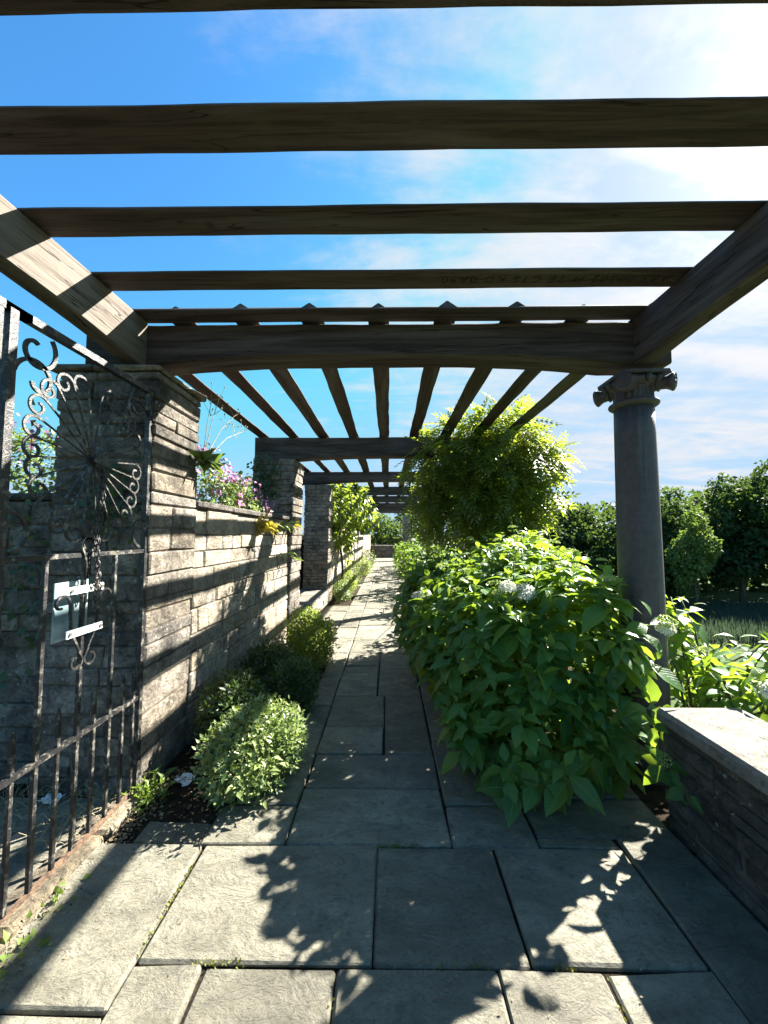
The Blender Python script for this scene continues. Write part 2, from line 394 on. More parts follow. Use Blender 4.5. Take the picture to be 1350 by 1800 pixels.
def leaf_s(wid=.42, fold=.12, droop=.15):
    V = np.array([(0,0,0), (-wid/2,.45,fold), (0,.5,-droop*.2), (wid/2,.45,fold), (0,1,-droop)])
    F = np.array([(0,2,1), (0,3,2), (1,2,4), (2,3,4)])
    uv = np.array([(.5,0), (0,.45), (.5,.5), (1,.45), (.5,1)]); return V, F, uv
def leaf_pinnate(n=5):
    V = []; F = []
    def lf(px, py, pz, ang, ln):
        b = len(V); c, s = math.cos(ang), math.sin(ang)
        for (x, y, z) in ((0,0,0), (-.2,.42,.04), (.2,.42,.04), (0,1,-.16)):
            x *= ln; y *= ln; V.append((px+x*c+y*s, py-x*s+y*c, pz+z*ln))
        F.extend([(b, b+2, b+1), (b+1, b+2, b+3)])
    for i in range(n):
        t = .15+.72*i/(n-1); zz = -.35*t*t
        ln = .34*(1-.35*abs(t-.45))
        lf(0, t, zz, 1.05, ln); lf(0, t, zz, -1.05, ln)
    lf(0, .92, -.32, 0, .3)
    return np.array(V), np.array(F), np.array([(.5, .5)]*len(V))
def norm(a): return a/(np.linalg.norm(a, axis=-1, keepdims=True)+1e-9)
def frames(A, Nn):
    """rotation matrices whose Y axis is A and Z axis is near Nn"""
    A = norm(A); S = norm(np.cross(A, Nn)); Z = np.cross(S, A)
    return np.stack([S, A, Z], axis=-1)
def scatter(name, tmpl, P, A, Nn, sz, mat, parent=None, tint=None, kind=None, smooth=True):
    V, F, uv = tmpl; n = len(P)
    if n == 0: return None
    R = frames(A, Nn)
    W = np.einsum('nij,vj->nvi', R, V)*np.asarray(sz)[:, None, None] + P[:, None, :]
    FF = (F[None]+(np.arange(n)*len(V))[:, None, None]).reshape(-1, 3)
    if tint is None: tint = rng.uniform(0, 1, n)
    o = mk(name, W.reshape(-1, 3), FF, mat, parent, smooth=smooth, uv=np.tile(uv, (n, 1)), tint=np.repeat(tint, len(V)))
    if kind: o['kind'] = kind
    return o
def blob_points(blobs, n, inner=.93, zmin=.05, lump=.12):
    """points with outward normals on the union of ellipsoids, with a lumpy surface"""
    P = []; Q = []
    B = np.array(blobs, float); ar = B[:, 3]*B[:, 4]+B[:, 4]*B[:, 5]+B[:, 3]*B[:, 5]; ar /= ar.sum()
    tot = 0
    while tot < n:
        k = rng.choice(len(B), n, p=ar); d = norm(rng.normal(size=(n, 3)))
        ph = d*5+B[k, :3]*3
        lum = 1+lump*(np.sin(ph[:, 0]*1.7+1)*np.sin(ph[:, 1]*1.9+2)*np.sin(ph[:, 2]*1.6)+.5*np.sin(ph[:, 0]*4.1)*np.sin(ph[:, 2]*3.7+ph[:, 1]*3))
        p = B[k, :3]+d*B[k, 3:]*lum[:, None]
        nn = norm(d/B[k, 3:])
        ok = p[:, 2] > zmin
        for j in range(len(B)):
            e = (((p-B[j, :3])/B[j, 3:])**2).sum(1); ok &= (e > inner*inner) | (k == j)
        P.append(p[ok]); Q.append(nn[ok]); tot += ok.sum()
    P = np.concatenate(P)[:n]; Q = np.concatenate(Q)[:n]; return P, Q
def inside(blobs, n, zmin=.03, s=.85):
    B = np.array(blobs, float); vol = B[:, 3]*B[:, 4]*B[:, 5]; vol /= vol.sum(); k = rng.choice(len(B), n, p=vol)
    d = norm(rng.normal(size=(n, 3)))*(rng.uniform(0, 1, n)**(1/3))[:, None]*s
    p = B[k, :3]+d*B[k, 3:]; return p[p[:, 2] > zmin]

# ================================================================== THE SETTING
def sheet(name, pts, mat, z):
    o = mk(name, [(x, y, z) for x, y in pts], [tuple(range(len(pts)))], mat); o['kind'] = 'structure'; return o
# terrain: level terrace on the left, falling to a meadow on the right
def terr(x, y):
    t = min(1, max(0, (x-2.4)/5.5)); s = t*t*(3-2*t)
    far = max(0, (y-60)/200)
    return -.06 - 3.45*s + .05*math.sin(x*.7)*math.sin(y*.5)*s + far
gx = sorted(set([-600, -200, -60, -20, -8, -3] + [round(-1+.6*i, 2) for i in range(0, 20)] + [12, 14, 17, 20, 24, 30, 40, 60, 120, 300, 600]))
gy = sorted(set([-600, -100, -20, -6] + [float(i) for i in range(-3, 40, 1)] + [45, 60, 90, 160, 300, 700]))
V = [(x, y, terr(x, y)) for x in gx for y in gy]; ny = len(gy)
F = [(i*ny+j, (i+1)*ny+j, (i+1)*ny+j+1, i*ny+j+1) for i in range(len(gx)-1) for j in range(ny-1)]
o = mk('ground', V, F, M_LAWN, smooth=True); o['kind'] = 'structure'
o = MB().box(-7, 1.95, -4, 26, -.6, -.015).build('soil_bed', M_SOIL); o['kind'] = 'structure'

# paving
path = empty('path', (0, 0, 0), None, None); path['kind'] = 'structure'
def slab(x0, x1, y0, y1, top=None):
    g = .0048
    top = rng.uniform(-.004, .004) if top is None else top
    V, F = stone_geo((x0+g, y0+g, -.05), (x1-g, y1-g, top), bev=.0055, jit=.0055)
    return mk('paving_slab', V, F, M_SLAB, path)
rows = [(.35, .72, [-1.24, -.62, -.02, .5, .975]), (.72, 1.242, [-.567, -.159, .33, .649, .975]), (1.242, 1.688, [-.78, -.05, .435, .975])]
for y0, y1, xs in rows:
    for a, b in zip(xs[:-1], xs[1:]): slab(a, b, y0, y1)
slab(-.78, -.567, .72, 1.242)
slab(-1.24, -.78, .72, 1.118); slab(-1.24, -.78, 1.118, 1.688)
for a, b in ((.35, 1.05), (1.05, 1.75)): slab(.975, 1.262, a, b)
slab(-1.24, -.62, .05, .35); slab(-.62, .1, .05, .35); slab(.1, .975, .05, .35)
# second band across (Y 1.69 - 2.06) and the long strips running away
slab(-.44, .268, 1.688, 2.057); slab(-.44, .268, 2.057, 2.365)
slab(-.44, -.03, 2.365, 2.676); slab(-.44, -.03, 2.676, 3.2); slab(-.03, .268, 2.365, 3.2)
slab(-.44, -.09, 3.2, 3.9); slab(-.09, .268, 3.2, 4.31); slab(-.44, -.09, 3.9, 4.31)
slab(-.80, -.44, 1.688, 1.93); slab(-1.1, -.80, 1.688, 1.82); slab(-.70, -.44, 1.93, 2.33); slab(-.62, -.44, 2.33, 3.0)
slab(-.62, -.44, 3.0, 3.6); slab(-.62, -.44, 3.6, 4.3)
slab(.268, .64, 1.688, 1.93); slab(.64, 1.262, 1.75, 1.99); slab(.268, .64, 1.93, 2.5)
slab(.64, .975, 1.688, 1.75); slab(.64, 1.262, 1.99, 2.5)
y = 2.5
while y < 21.5:
    h = rng.uniform(.4, .75); slab(.268, .60, y, min(y+h, 21.8)); y += h
y = 4.31
while y < 21.5:
    h = rng.uniform(.45, .8); xm = rng.uniform(-.16, .0)
    y2 = min(y+h, 21.8)
    if rng.random() < .35: slab(-.44, .268, y, y2)
    else: slab(-.44, xm, y, y2); slab(xm, .268, y, y2)
    y = y2
y = 4.3
while y < 21.5:
    h = rng.uniform(.45, .8); y2 = min(y+h, 21.8)
    slab(-.715, -.44, y, y2)
    if 5.2 < y < 6.9 or 9.6 < y < 10: slab(-1.14, -.715, y, y2)
    y = y2
# gateway floor
for i, (x0, x1) in enumerate(((-1.95, -1.36), (-2.6, -1.95), (-3.3, -2.6))):
    for (y0, y1) in ((.3, .95), (.95, 1.6), (1.6, 1.98)): slab(x0, x1, y0, y1)

# ---------------------------------------------------------------- stone walls
def courses(z0, z1, lo, hi):
    out = []; z = z0
    while z < z1-.02:
        h = rng.uniform(lo, hi)
        if z1-(z+h) < lo*.7: h = z1-z
        out.append((z, min(z+h, z1))); z += h
    return out
def wall_face(parent, p0, p1, depth, z0, z1, mat, lo=.06, hi=.12, l0=.14, l1=.42, lean=0., back=True, gap=.007, proud=.012, name='stone'):
    """a thick wall from p0 to p1 (face on the right of p0->p1); stones on the face, rubble core behind"""
    p0 = np.array(p0, float); p1 = np.array(p1, float); u = p1-p0; Lw = np.linalg.norm(u); u /= Lw; nrm = np.array((u[1], -u[0]))
    def tf(V):
        V = np.asarray(V, float); out = np.empty_like(V); q = V[:, 0]; d = V[:, 1] + lean*V[:, 2]
        out[:, 0] = p0[0]+u[0]*q+nrm[0]*d; out[:, 1] = p0[1]+u[1]*q+nrm[1]*d; out[:, 2] = V[:, 2]; return out
    cs = courses(z0, z1, lo, hi)
    for (a, b) in cs:
        q = 0.; off = rng.uniform(0, .2)
        while q < Lw-.01:
            l = rng.uniform(l0, l1)*(1 if (b-a) > .08 else .8) - (off if q == 0 else 0); l = max(l, .08)
            if Lw-(q+l) < l0*.6: l = Lw-q
            V, F = stone_geo((q+gap/2, -.12, a+gap/2), (q+l-gap/2, rng.uniform(-.004, proud), b-gap/2), bev=.006, jit=.0035, fn=tf)
            mk(name, V, F, mat, parent); q += l
    m = MB(); m.box(.004, Lw-.004, -depth, -.010, z0, z1-.003)
    mk('mortar_core', tf(m.v), m.f, M_MORT, parent)
    return tf, Lw
def coping(parent, tf, Lw, z, th, d0, d1, lmin=.5, lmax=.9, mat=None, q0=0.):
    q = q0
    while q < Lw-.01:
        l = rng.uniform(lmin, lmax)
        if Lw-(q+l) < lmin*.5: l = Lw-q
        V, F = stone_geo((q+.004, d0, z), (q+l-.004, d1+rng.uniform(-.006, .006), z+th+rng.uniform(-.003, .003)), bev=.008, jit=.004, fn=tf)
        mk('coping_slab', V, F, mat or M_COPE, parent); q += l
def pier(x0, x1, y0, y1, z0, z1, label, mat=M_PIER, lo=.055, hi=.15, leanx=0.):
    t = empty('stone_pier', ((x0+x1)/2, (y0+y1)/2, z0), label, 'pier', 'stone piers along the wall')
    fn = (lambda V: V+np.stack([leanx*V[:, 2], 0*V[:, 2], 0*V[:, 2]], 1))
    for i, (a, b) in enumerate(courses(z0, z1, lo, hi)):
        g = .0035; j = lambda: rng.uniform(-.008, .008)
        r = rng.random()
        if r < .5:
            s = x0+(x1-x0)*rng.uniform(.3, .7); cells = [(x0, s, y0, y1), (s, x1, y0, y1)]
        elif r < .8:
            s = y0+(y1-y0)*rng.uniform(.35, .65); s2 = x0+(x1-x0)*rng.uniform(.4, .6)
            cells = [(x0, s2, y0, s), (s2, x1, y0, s), (x0, x1, s, y1)]
        else:
            s1 = x0+(x1-x0)*rng.uniform(.25, .4); s2 = x0+(x1-x0)*rng.uniform(.6, .75); cells = [(x0, s1, y0, y1), (s1, s2, y0, y1), (s2, x1, y0, y1)]
        for (a0, a1, b0, b1) in cells:
            V, F = stone_geo((a0+g+(j() if a0 == x0 else 0), b0+g+(j() if b0 == y0 else 0), a+g),
                             (a1-g+(j() if a1 == x1 else 0), b1-g+(j() if b1 == y1 else 0), b-g), bev=.006, jit=.0035, fn=fn)
            mk('stone', V, F, mat, t)
    m = MB().box(x0+.014, x1-.014, y0+.014, y1-.014, z0, z1-.003); mk('mortar_core', fn(np.array(m.v)), m.f, M_MORT, t)
    return t
WZ = 1.485
pa = pier(-1.82, -1.27, 2.0, 2.47, -.04, 2.2, 'tall stone pier beside the iron gate, thin weed growing from its side', leanx=.012)
# corbel courses under the beam
for (xa, xb, yb) in ((-1.84, -1.60, 2.49), (-1.60, -1.235, 2.30), (-1.60, -1.225, 2.50)):
    V, F = stone_geo((xa, 1.985 if yb != 2.50 else 2.30, 2.203), (xb, yb, 2.238+rng.uniform(-.006, .004)), bev=.007, jit=.009); mk('cap_stone', V, F, M_PIER, pa)
pb = pier(-1.68, -1.175, 4.57, 5.07, -.04, 2.235, 'second stone pier, rising behind the pink flowers, white lichen spots', leanx=.015)
pc = pier(-1.62, -1.14, 7.16, 7.62, .29, 2.26, 'third stone pier, dark narrow courses, standing on the low plinth past the opening', lo=.05, hi=.085, leanx=.015)
pd = pier(-1.55, -1.1, 9.6, 10.05, -.04, 2.26, 'fourth stone pier, hung with climber leaves beyond the dark opening')
pe = pier(-1.55, -1.12, 12.0, 12.4, -.04, 2.26, 'fifth stone pier, partly hidden by the yellow-green climber')
pf = pier(-1.5, -1.12, 14.6, 15.0, -.04, 2.26, 'sixth stone pier near the end of the path')
pg = pier(.72, 1.1, 19.5, 19.9, -.04, 2.26, 'stone pier at the far end of the path, right of the dark end wall')

wa = empty('garden_wall', (-1.4, 3.5, 0), 'long sunlit rubble wall between the gate pier and the second pier, striped with shadow', 'wall')
tf, Lw = wall_face(wa, (-1.262, 2.475), (-1.20, 4.57), .42, -.04, WZ, M_WALL, lean=-.012, lo=.07, hi=.17, l0=.16, l1=.55, gap=.005, proud=.010)
coping(wa, tf, Lw, WZ, .045, -.40, .03, mat=M_PARA)
# gateway side wall, facing the camera behind the gate
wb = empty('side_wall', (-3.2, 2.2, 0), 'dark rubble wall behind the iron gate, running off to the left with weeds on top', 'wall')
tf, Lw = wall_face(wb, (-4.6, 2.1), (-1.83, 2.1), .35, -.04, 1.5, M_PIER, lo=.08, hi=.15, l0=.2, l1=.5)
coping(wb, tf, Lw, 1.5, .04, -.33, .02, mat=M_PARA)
# low plinth between piers B and C
wc = empty('low_plinth', (-1.5, 6.1, 0), 'low pale stone plinth under the third pier, crossed by a slanting shadow', 'plinth')
tf, Lw = wall_face(wc, (-1.17, 5.075), (-1.15, 7.9), .5, -.04, .25, M_WALL, lo=.07, hi=.12, l0=.25, l1=.6)
coping(wc, tf, Lw, .25, .04, -.52, .015)
wd = empty('garden_wall', (-1.3, 8.6, 0), 'sunlit wall beyond the third pier, climber hanging over its top', 'wall')
tf, Lw = wall_face(wd, (-1.17, 7.63), (-1.11, 9.6), .4, .29, WZ, M_WALL, l0=.25, l1=.55, hi=.14)
coping(wd, tf, Lw, WZ, .045, -.38, .03)
we = empty('garden_wall', (-1.3, 11, 0), 'far stretch of sunlit wall between the fourth and fifth piers', 'wall')
tf, Lw = wall_face(we, (-1.12, 10.06), (-1.12, 12.0), .4, -.04, WZ, M_WALL, lo=.1, hi=.16, l0=.3, l1=.6)
wf = empty('garden_wall', (-1.3, 17, 0), 'farthest stretch of the left wall, running up to the dark end wall', 'wall')
tf, Lw = wall_face(wf, (-1.1, 12.42), (-1.05, 22), .4, -.04, 1.3, M_WALL, lo=.14, hi=.2, l0=.4, l1=.8)
wg = empty('end_wall', (0, 22, 0), 'low dark wall closing the far end of the path, sunlit on its thin coping', 'wall')
tf, Lw = wall_face(wg, (-2.2, 22.1), (2.2, 22.1), .35, -.04, .66, M_PARA, lo=.1, hi=.14, l0=.25, l1=.5)
coping(wg, tf, Lw, .66, .04, -.33, .03)
# right parapet in the foreground
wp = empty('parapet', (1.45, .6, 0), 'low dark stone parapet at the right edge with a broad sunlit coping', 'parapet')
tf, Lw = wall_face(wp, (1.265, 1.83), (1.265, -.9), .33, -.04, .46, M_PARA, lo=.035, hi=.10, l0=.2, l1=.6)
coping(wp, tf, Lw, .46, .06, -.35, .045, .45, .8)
# terrace beds
o = MB().box(-9, -1.86, 2.5, 24, -.6, 1.3).build('garden_bed', M_SOIL); o['kind'] = 'structure'
o = MB().box(-1.86, -1.64, 2.5, 4.55, -.6, 1.3).build('garden_bed', M_SOIL); o['kind'] = 'structure'
# door sill under the gate
ws = empty('gate_sill', (-1.3, 1.2, 0), 'rough lit stone sill under the iron gate with moss and dirt', 'sill')
q = .1
while q < 1.98:
    l = min(rng.uniform(.2, .5), 1.985-q)
    V, F = stone_geo((-1.36, q+.004, -.04), (-1.215+rng.uniform(-.012, .012), q+l-.004, .028), bev=.01, jit=.008); mk('stone', V, F, M_SILL, ws); q += l
m = MB().box(-1.292, -1.270, .1, 1.985, .024, .036); mk('threshold_strip', m.v, m.f, M_RUST, ws)

# ================================================================== PERGOLA
def timber(x0, x1, y0, y1, z0, z1, ax, bev=.008, wob=.004, seg=14, bot=None, gable=0., wobb=None):
    """a timber with lengthwise segments, chamfered edges, waney wobble; bot(t) raises the soffit"""
    if ax == 0: a0, a1, b0, b1 = x0, x1, y0, y1
    else: a0, a1, b0, b1 = y0, y1, x0, x1
    V = []; F = []; ph = rng.uniform(0, 6, 8)
    for i in range(seg+1):
        t = i/seg; a = a0+(a1-a0)*t; s = a*2.3
        e0 = wob*(math.sin(s*1.9+ph[0])+.6*math.sin(s*4.7+ph[1])+rng.uniform(-.5, .5)); e1 = wob*(math.sin(s*1.6+ph[2])+.6*math.sin(s*5.3+ph[3])+rng.uniform(-.5, .5))
        ez = wob*.6*(math.sin(s*1.3+ph[4])+rng.uniform(-.3, .3))
        zb = z0+(bot(t) if bot else 0)+ez*.4
        if gable: sec = [(b0+e0, zb), (b1+e1, zb), (b1+e1-.004, zb+.010), ((b0+b1)/2+.004, z1+ez), ((b0+b1)/2-.004, z1+ez), (b0+e0+.004, zb+.010)]
        else: sec = [(b0+e0+bev, zb), (b1+e1-bev, zb), (b1+e1, zb+bev), (b1+e1, z1-bev), (b1+e1-bev, z1+ez), (b0+e0+bev, z1+ez), (b0+e0, z1-bev), (b0+e0, zb+bev)]
        for (b, z) in sec: V.append((a, b, z) if ax == 0 else (b, a, z))
    n = len(sec)
    for i in range(seg):
        for k in range(n): F.append((i*n+k, i*n+(k+1) % n, (i+1)*n+(k+1) % n, (i+1)*n+k))
    F.append(tuple(range(n))[::-1]); F.append(tuple(seg*n+k for k in range(n)))
    return V, F
pg_ = empty('pergola_frame', (0, 2.2, 2.2), 'weathered oak pergola roof of arched cross beams and flat rafters over the path', 'pergola')
RB = EYE+1.24           # rafter soffit
LT = EYE+1.228          # lintel top
ARCH = lambda e, m_: (lambda t: e+(m_-e)*(1-(2*t-1)**2)**.9 if 0 < t < 1 else e)
lint = []
for i, (y, z0) in enumerate(((2.14, .98), (4.73, .925), (7.34, .98), (9.70, .965), (12.0, .97), (14.62, .96), (17.1, .92))):
    x0, x1 = (-1.76, 1.62) if i == 0 else (-1.70+rng.uniform(-.03, .03), 1.60)
    V, F = timber(x0, x1, y, y+.18, EYE+z0, LT-rng.uniform(0, .006), 0, bev=.007, wob=.003, seg=40, bot=lambda t: .058*max(0, 1-abs((t-.5)/.40)**2.6))
    lint.append(fixn(mk('arched_beam', V, F, M_WX, pg_)))
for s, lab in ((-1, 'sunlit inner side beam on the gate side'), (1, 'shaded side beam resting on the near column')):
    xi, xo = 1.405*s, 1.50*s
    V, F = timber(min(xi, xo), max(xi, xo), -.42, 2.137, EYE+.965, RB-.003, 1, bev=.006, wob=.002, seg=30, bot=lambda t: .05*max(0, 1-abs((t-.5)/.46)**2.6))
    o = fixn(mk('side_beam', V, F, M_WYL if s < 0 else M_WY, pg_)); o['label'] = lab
ref = None
for i, (yf, w_) in enumerate(((.16, .136), (.495, .136), (.828, .136), (1.161, .137), (1.504, .136), (1.856, .134), (2.152, .128))):
    V, F = timber(-1.78, 1.78, yf-w_, yf, RB, RB+.048, 0, wob=.0012, seg=34, gable=1)
    o = fixn(mk('rafter', V, F, M_WX, pg_))
    if i == 5: ref = o
xs = [-1.59+.3833*k for k in range(9)]
for k, x in enumerate(xs):
    for (y0, y1) in ((2.055, 4.80), (4.82, 7.42), (7.44, 9.78), (9.80, 12.1), (12.12, 14.7), (14.72, 17.2)):
        if y0 > 12 and k in (0, 8): continue
        V, F = timber(x-.067+rng.uniform(-.006, .006), x+.067+rng.uniform(-.006, .006), y0+rng.uniform(-.02, .02), y1, RB+.002, RB+.05, 1, wob=.003, seg=22, gable=1)
        fixn(mk('rafter', V, F, M_WY, pg_))
# stencilled timber mark on the rafter just before the beam
cu = bpy.data.curves.new('lettering', 'FONT'); cu.body = 'ARS 00502 M TE CTS KD 0A90'; cu.size = .062; cu.space_character = 1.25; cu.extrude = .0004
to = bpy.data.objects.new('lettering', cu); C.objects.link(to)
bpy.context.view_layer.update()
dg = bpy.context.evaluated_depsgraph_get(); me = bpy.data.meshes.new_from_object(to.evaluated_get(dg)); bpy.data.objects.remove(to)
me.materials.clear(); me.materials.append(M_INK)
o = bpy.data.objects.new('lettering', me); C.objects.link(o); o.parent = ref
wx = max(v_.co.x for v_ in me.vertices)
# face down, read with the text's top towards the viewer's feet
R = Matrix.Rotation(PI, 4, 'X'); p = Vector((1.36, 1.765, RB-.0035))
R = Matrix.Rotation(PI, 4, 'Z') @ R
o.matrix_basis = Matrix.Translation(p-WL[ref]) @ R @ Matrix.Scale(1.1/wx, 4)
WL[o] = p; o['kind'] = 'stuff'

# ---------------------------------------------------------------- ionic columns
def column(cx, cy, zb, label, full=True):
    t = empty('stone_column', (cx, cy, zb), label, 'column', 'ionic columns along the parapet side')
    ZT = EYE+.925; zs = EYE+.742
    r0, r1 = .118, .103
    pr = [(r0*(1-.0)*1.02, zb)] + [(r0+(r1-r0)*(q**1.6), zb+(zs-zb)*q) for q in np.linspace(.02, 1, 14)]
    V, F = lathe(pr, cx, cy, 40); mk('shaft', V, F, M_COL, t, smooth=True)
    pr = [(r1, zs), (.118, zs+.006), (.128, zs+.014), (.131, zs+.022), (.128, zs+.030), (.116, zs+.038), (.104, zs+.042)]
    V, F = lathe(pr, cx, cy, 40); mk('astragal', V, F, M_COL, t, smooth=True)
    V, F = lathe([(.104, zs+.042), (.103, zs+.10), (.112, zs+.115)], cx, cy, 48, flute=1, fdepth=.07); mk('fluted_neck', V, F, M_COL, t)
    V, F = lathe([(.112, zs+.113), (.128, zs+.125), (.138, zs+.14), (.135, zs+.155), (.12, zs+.165)], cx, cy, 36); mk('echinus', V, F, M_COL, t, smooth=True)
    if full:
        m = MB()
        for k in range(12):     # egg moulding
            a = 2*PI*k/12; e = Vector((math.cos(a), math.sin(a), 0))
            pts = [Vector((cx, cy, zs+.118+.045*q))+e*(.128+.016*math.sin(PI*q)) for q in np.linspace(0, 1, 5)]
            m.tube(pts, [.004, .015, .019, .015, .004], 6)
        m.build('egg_moulding', M_COL, t, smooth=True)
    m = MB(); a_ = .14
    V, F = stone_geo((cx-a_, cy-a_, zs+.168), (cx+a_, cy+a_, ZT), bev=.012, jit=.001); mk('abacus', V, F, M_COL, t)
    for dx in (-1, 1):
        for dy in (-1, 1):
            # corner volute: a flared bolster on the diagonal, its end disc cut with a spiral
            e = Vector((dx, dy, -.12)).normalized(); sd = Vector((-dy, dx, 0)).normalized(); up_ = e.cross(sd)
            if up_.z < 0: up_ = -up_
            c0 = Vector((cx, cy, zs+.128)); m = MB()
            ds = [.06, .11, .14, .165, .180, .192, .200, .202]; rs = [.050, .040, .034, .036, .044, .052, .050, .030]
            m.tube([c0+e*d for d in ds], rs, 16, up=(0, 0, 1))
            pts = []; rr = []; fc = c0+e*.201
            for q in np.linspace(0, 1, 34):
                a = 2.3*2*PI*q; r_ = .044*(1-.82*q); pts.append(fc+sd*(r_*math.sin(a))+up_*(r_*math.cos(a))); rr.append(.0062*(1-.3*q))
            m.tube(pts, rr, 6, up=tuple(e))
            m.tube([fc, fc+e*.008], [.010, .006], 8)
            for d in (.10, .125): 
                m.tube([c0+e*(d-.006), c0+e*d, c0+e*(d+.006)], [.040, .046, .040], 16)
            m.build('volute', M_COL, t, smooth=True)
    return t
column(1.452, 2.235, -.04, 'large near column with scrolled capital, rising out of the white-flowered hydrangea')
column(1.40, 4.82, -.04, 'second column, almost swallowed by the wisteria', True)
column(1.36, 7.43, -.04, 'third column, seen as a sunlit sliver under the wisteria', False)
column(1.32, 9.79, -.04, 'fourth column past the wisteria', False)
column(1.30, 12.09, -.04, 'fifth column past the wisteria, thin with distance', False)
column(1.28, 14.7, -.04, 'farthest column before the end of the path', False)

# ================================================================== IRON GATE
GX = -1.28
def gy_(y, z, dx=0.): return (GX+dx, y, z)
def bar(parent, name, pts, r, mat=None, n=4, flat=None):
    V, F = tube(pts, r, n, flat=flat, up=(1, 0, 0)); return mk(name, V, F, mat or M_IRON, parent)
def curl(y, z, head, r0, r1, total, sign, n=26):
    """points of a scroll that starts at (y, z) heading `head` and tightens"""
    pts = [(y, z)]; th = head; L_ = 0
    for i in range(n):
        q = i/(n-1); r = r0+(r1-r0)*q; dth = total/n; ds = r*dth
        th += sign*dth/2; y += math.cos(th)*ds; z += math.sin(th)*ds; th += sign*dth/2; pts.append((y, z))
    return pts
def gate_leaf(label, full=True):
    g = empty('iron_gate', (GX, 1.62, .03), label, 'gate', 'leaves of the iron gate')
    y0, y1, zb, zl, zm, zt = 1.235, 2.0, .045, .484, 1.226, 2.075
    for y, r in ((y0, .021), (y1-.012, .018)): bar(g, 'stile', [gy_(y, z) for z in np.linspace(zb-.02, zt, 12)], r)
    bar(g, 'top_rail', [gy_(y, zt) for y in np.linspace(y0-.03, y1+.10, 10)], .020, flat=(1, 1))
    bar(g, 'middle_rail', [gy_(y, zm) for y in np.linspace(y0, y1, 10)], .013)
    bar(g, 'lower_rail', [gy_(y, zl) for y in np.linspace(y0, y1, 10)], .013)
    bar(g, 'bottom_rail', [gy_(y, zb-.004) for y in np.linspace(y0, y1, 10)], .0075, M_RUST)
    for y in (1.415, 1.598, 1.778): bar(g, 'bar', [gy_(y, z) for z in np.linspace(zb, zm, 14)], .0105)
    for y in (1.325, 1.507, 1.688, 1.868, 1.945): bar(g, 'dog_bar', [gy_(y, z) for z in np.linspace(zb, zl+.13, 10)]+[gy_(y, zl+.155)], [.0095]*10+[.003])
    if not full:
        bar(g, 'brace', [gy_(y0+.03, zt-.02), gy_(y0-.03, zt+.17), gy_(y0-.30, zt+.42)], .024); return g
    cy_, cz = 1.62, 1.630
    m = MB(); m.tube([gy_(cy_, cz, -.02), gy_(cy_, cz, .02)], .016, 10); m.build('hub', M_IRON, g)
    ns = 24
    for k in range(ns):
        a = 2*PI*(k+.5)/ns; c_, s_ = math.cos(a), math.sin(a)
        ry, rz = .295, .335
        R_ = 1/((abs(c_)/ry)**2.6+(abs(s_)/rz)**2.6)**(1/2.6)
        R_ *= .88
        sp = [gy_(cy_+c_*q, cz+s_*q, .002*math.sin(k)) for q in np.linspace(.01, R_, 5)]
        bar(g, 'spoke', sp, .0040)
        sgn = 1 if c_ < 0 else -1
        pts = curl(cy_+c_*R_, cz+s_*R_, a-sgn*.15, .046, .011, 7.4, sgn, 34)
        bar(g, 'scroll', [gy_(*p_, .002*math.sin(k)) for p_ in pts], .0056, flat=(1.25, .8))
    for (yy, zz, h, sg) in ((y0+.02, zt-.20, PI/2-.2, -1), (y0+.04, zm+.02, .3, 1), (y1-.03, zt-.14, PI/2+.2, 1), (y1-.05, zm+.02, PI-.3, -1), (y0+.16, zt-.03, -.9, -1), (y1-.14, zt-.03, PI+.9, 1)):
        pts = curl(yy, zz, h, .085, .018, 6.2, sg, 32)
        bar(g, 'corner_scroll', [gy_(*p_) for p_ in pts], .0078, flat=(1.25, .8))
    # ornament round the plate
    for sg in (1, -1):
        pts = [(1.598+.0*sg, 1.13)]+curl(1.598, 1.15, PI/2, .20, .20, .5, -sg, 6)[1:]
        pts += curl(pts[-1][0], pts[-1][1], PI/2-sg*.5, .036, .016, 5.0, sg, 24)[1:]
        bar(g, 'scroll', [gy_(*p_, .012) for p_ in pts], .006)
        pts = curl(1.598+sg*.004, .80, -PI/2, .034, .014, 5.2, sg, 26)
        bar(g, 'scroll', [gy_(*p_, .012) for p_ in pts], .006)
        b0 = 1.598+sg*.004
        pts = [(b0, .80), (b0+sg*.03, .86), (b0+sg*.062, .92), (b0+sg*.068, .99), (b0+sg*.072, 1.04)]
        pts += curl(b0+sg*.072, 1.04, PI/2-sg*.2, .04, .012, 5.2, -sg, 24)[1:]
        bar(g, 'scroll', [gy_(*p_, .012) for p_ in pts], .006)
    # clear plate bolted behind, with two pale straps
    V, F = stone_geo((GX-.034, 1.492, .885), (GX-.028, 1.662, 1.118), bev=.001, jit=.0)
    pl = mk('sign_plate', V, F, M_PLATE, g); pl['label'] = 'glossy pale acrylic plate held by two straps'
    for z in (1.085, .915):
        V, F = stone_geo((GX+.014, 1.502, z-.016), (GX+.020, 1.692, z+.016), bev=.002, jit=.001); st = mk('strap', V, F, M_RIM, pl)
        for y in (1.518, 1.676):
            m = MB(); m.tube([(GX+.018, y, z), (GX+.026, y, z)], .007, 8); m.build('bolt', M_BOLT, pl)
    return g
gate_leaf('black wrought iron gate leaf with a sunburst of spokes and scrolls and a clear plate')
g2 = gate_leaf('second iron gate leaf at the picture edge, only its stile and slanting brace showing', False); g2.location.y -= .80
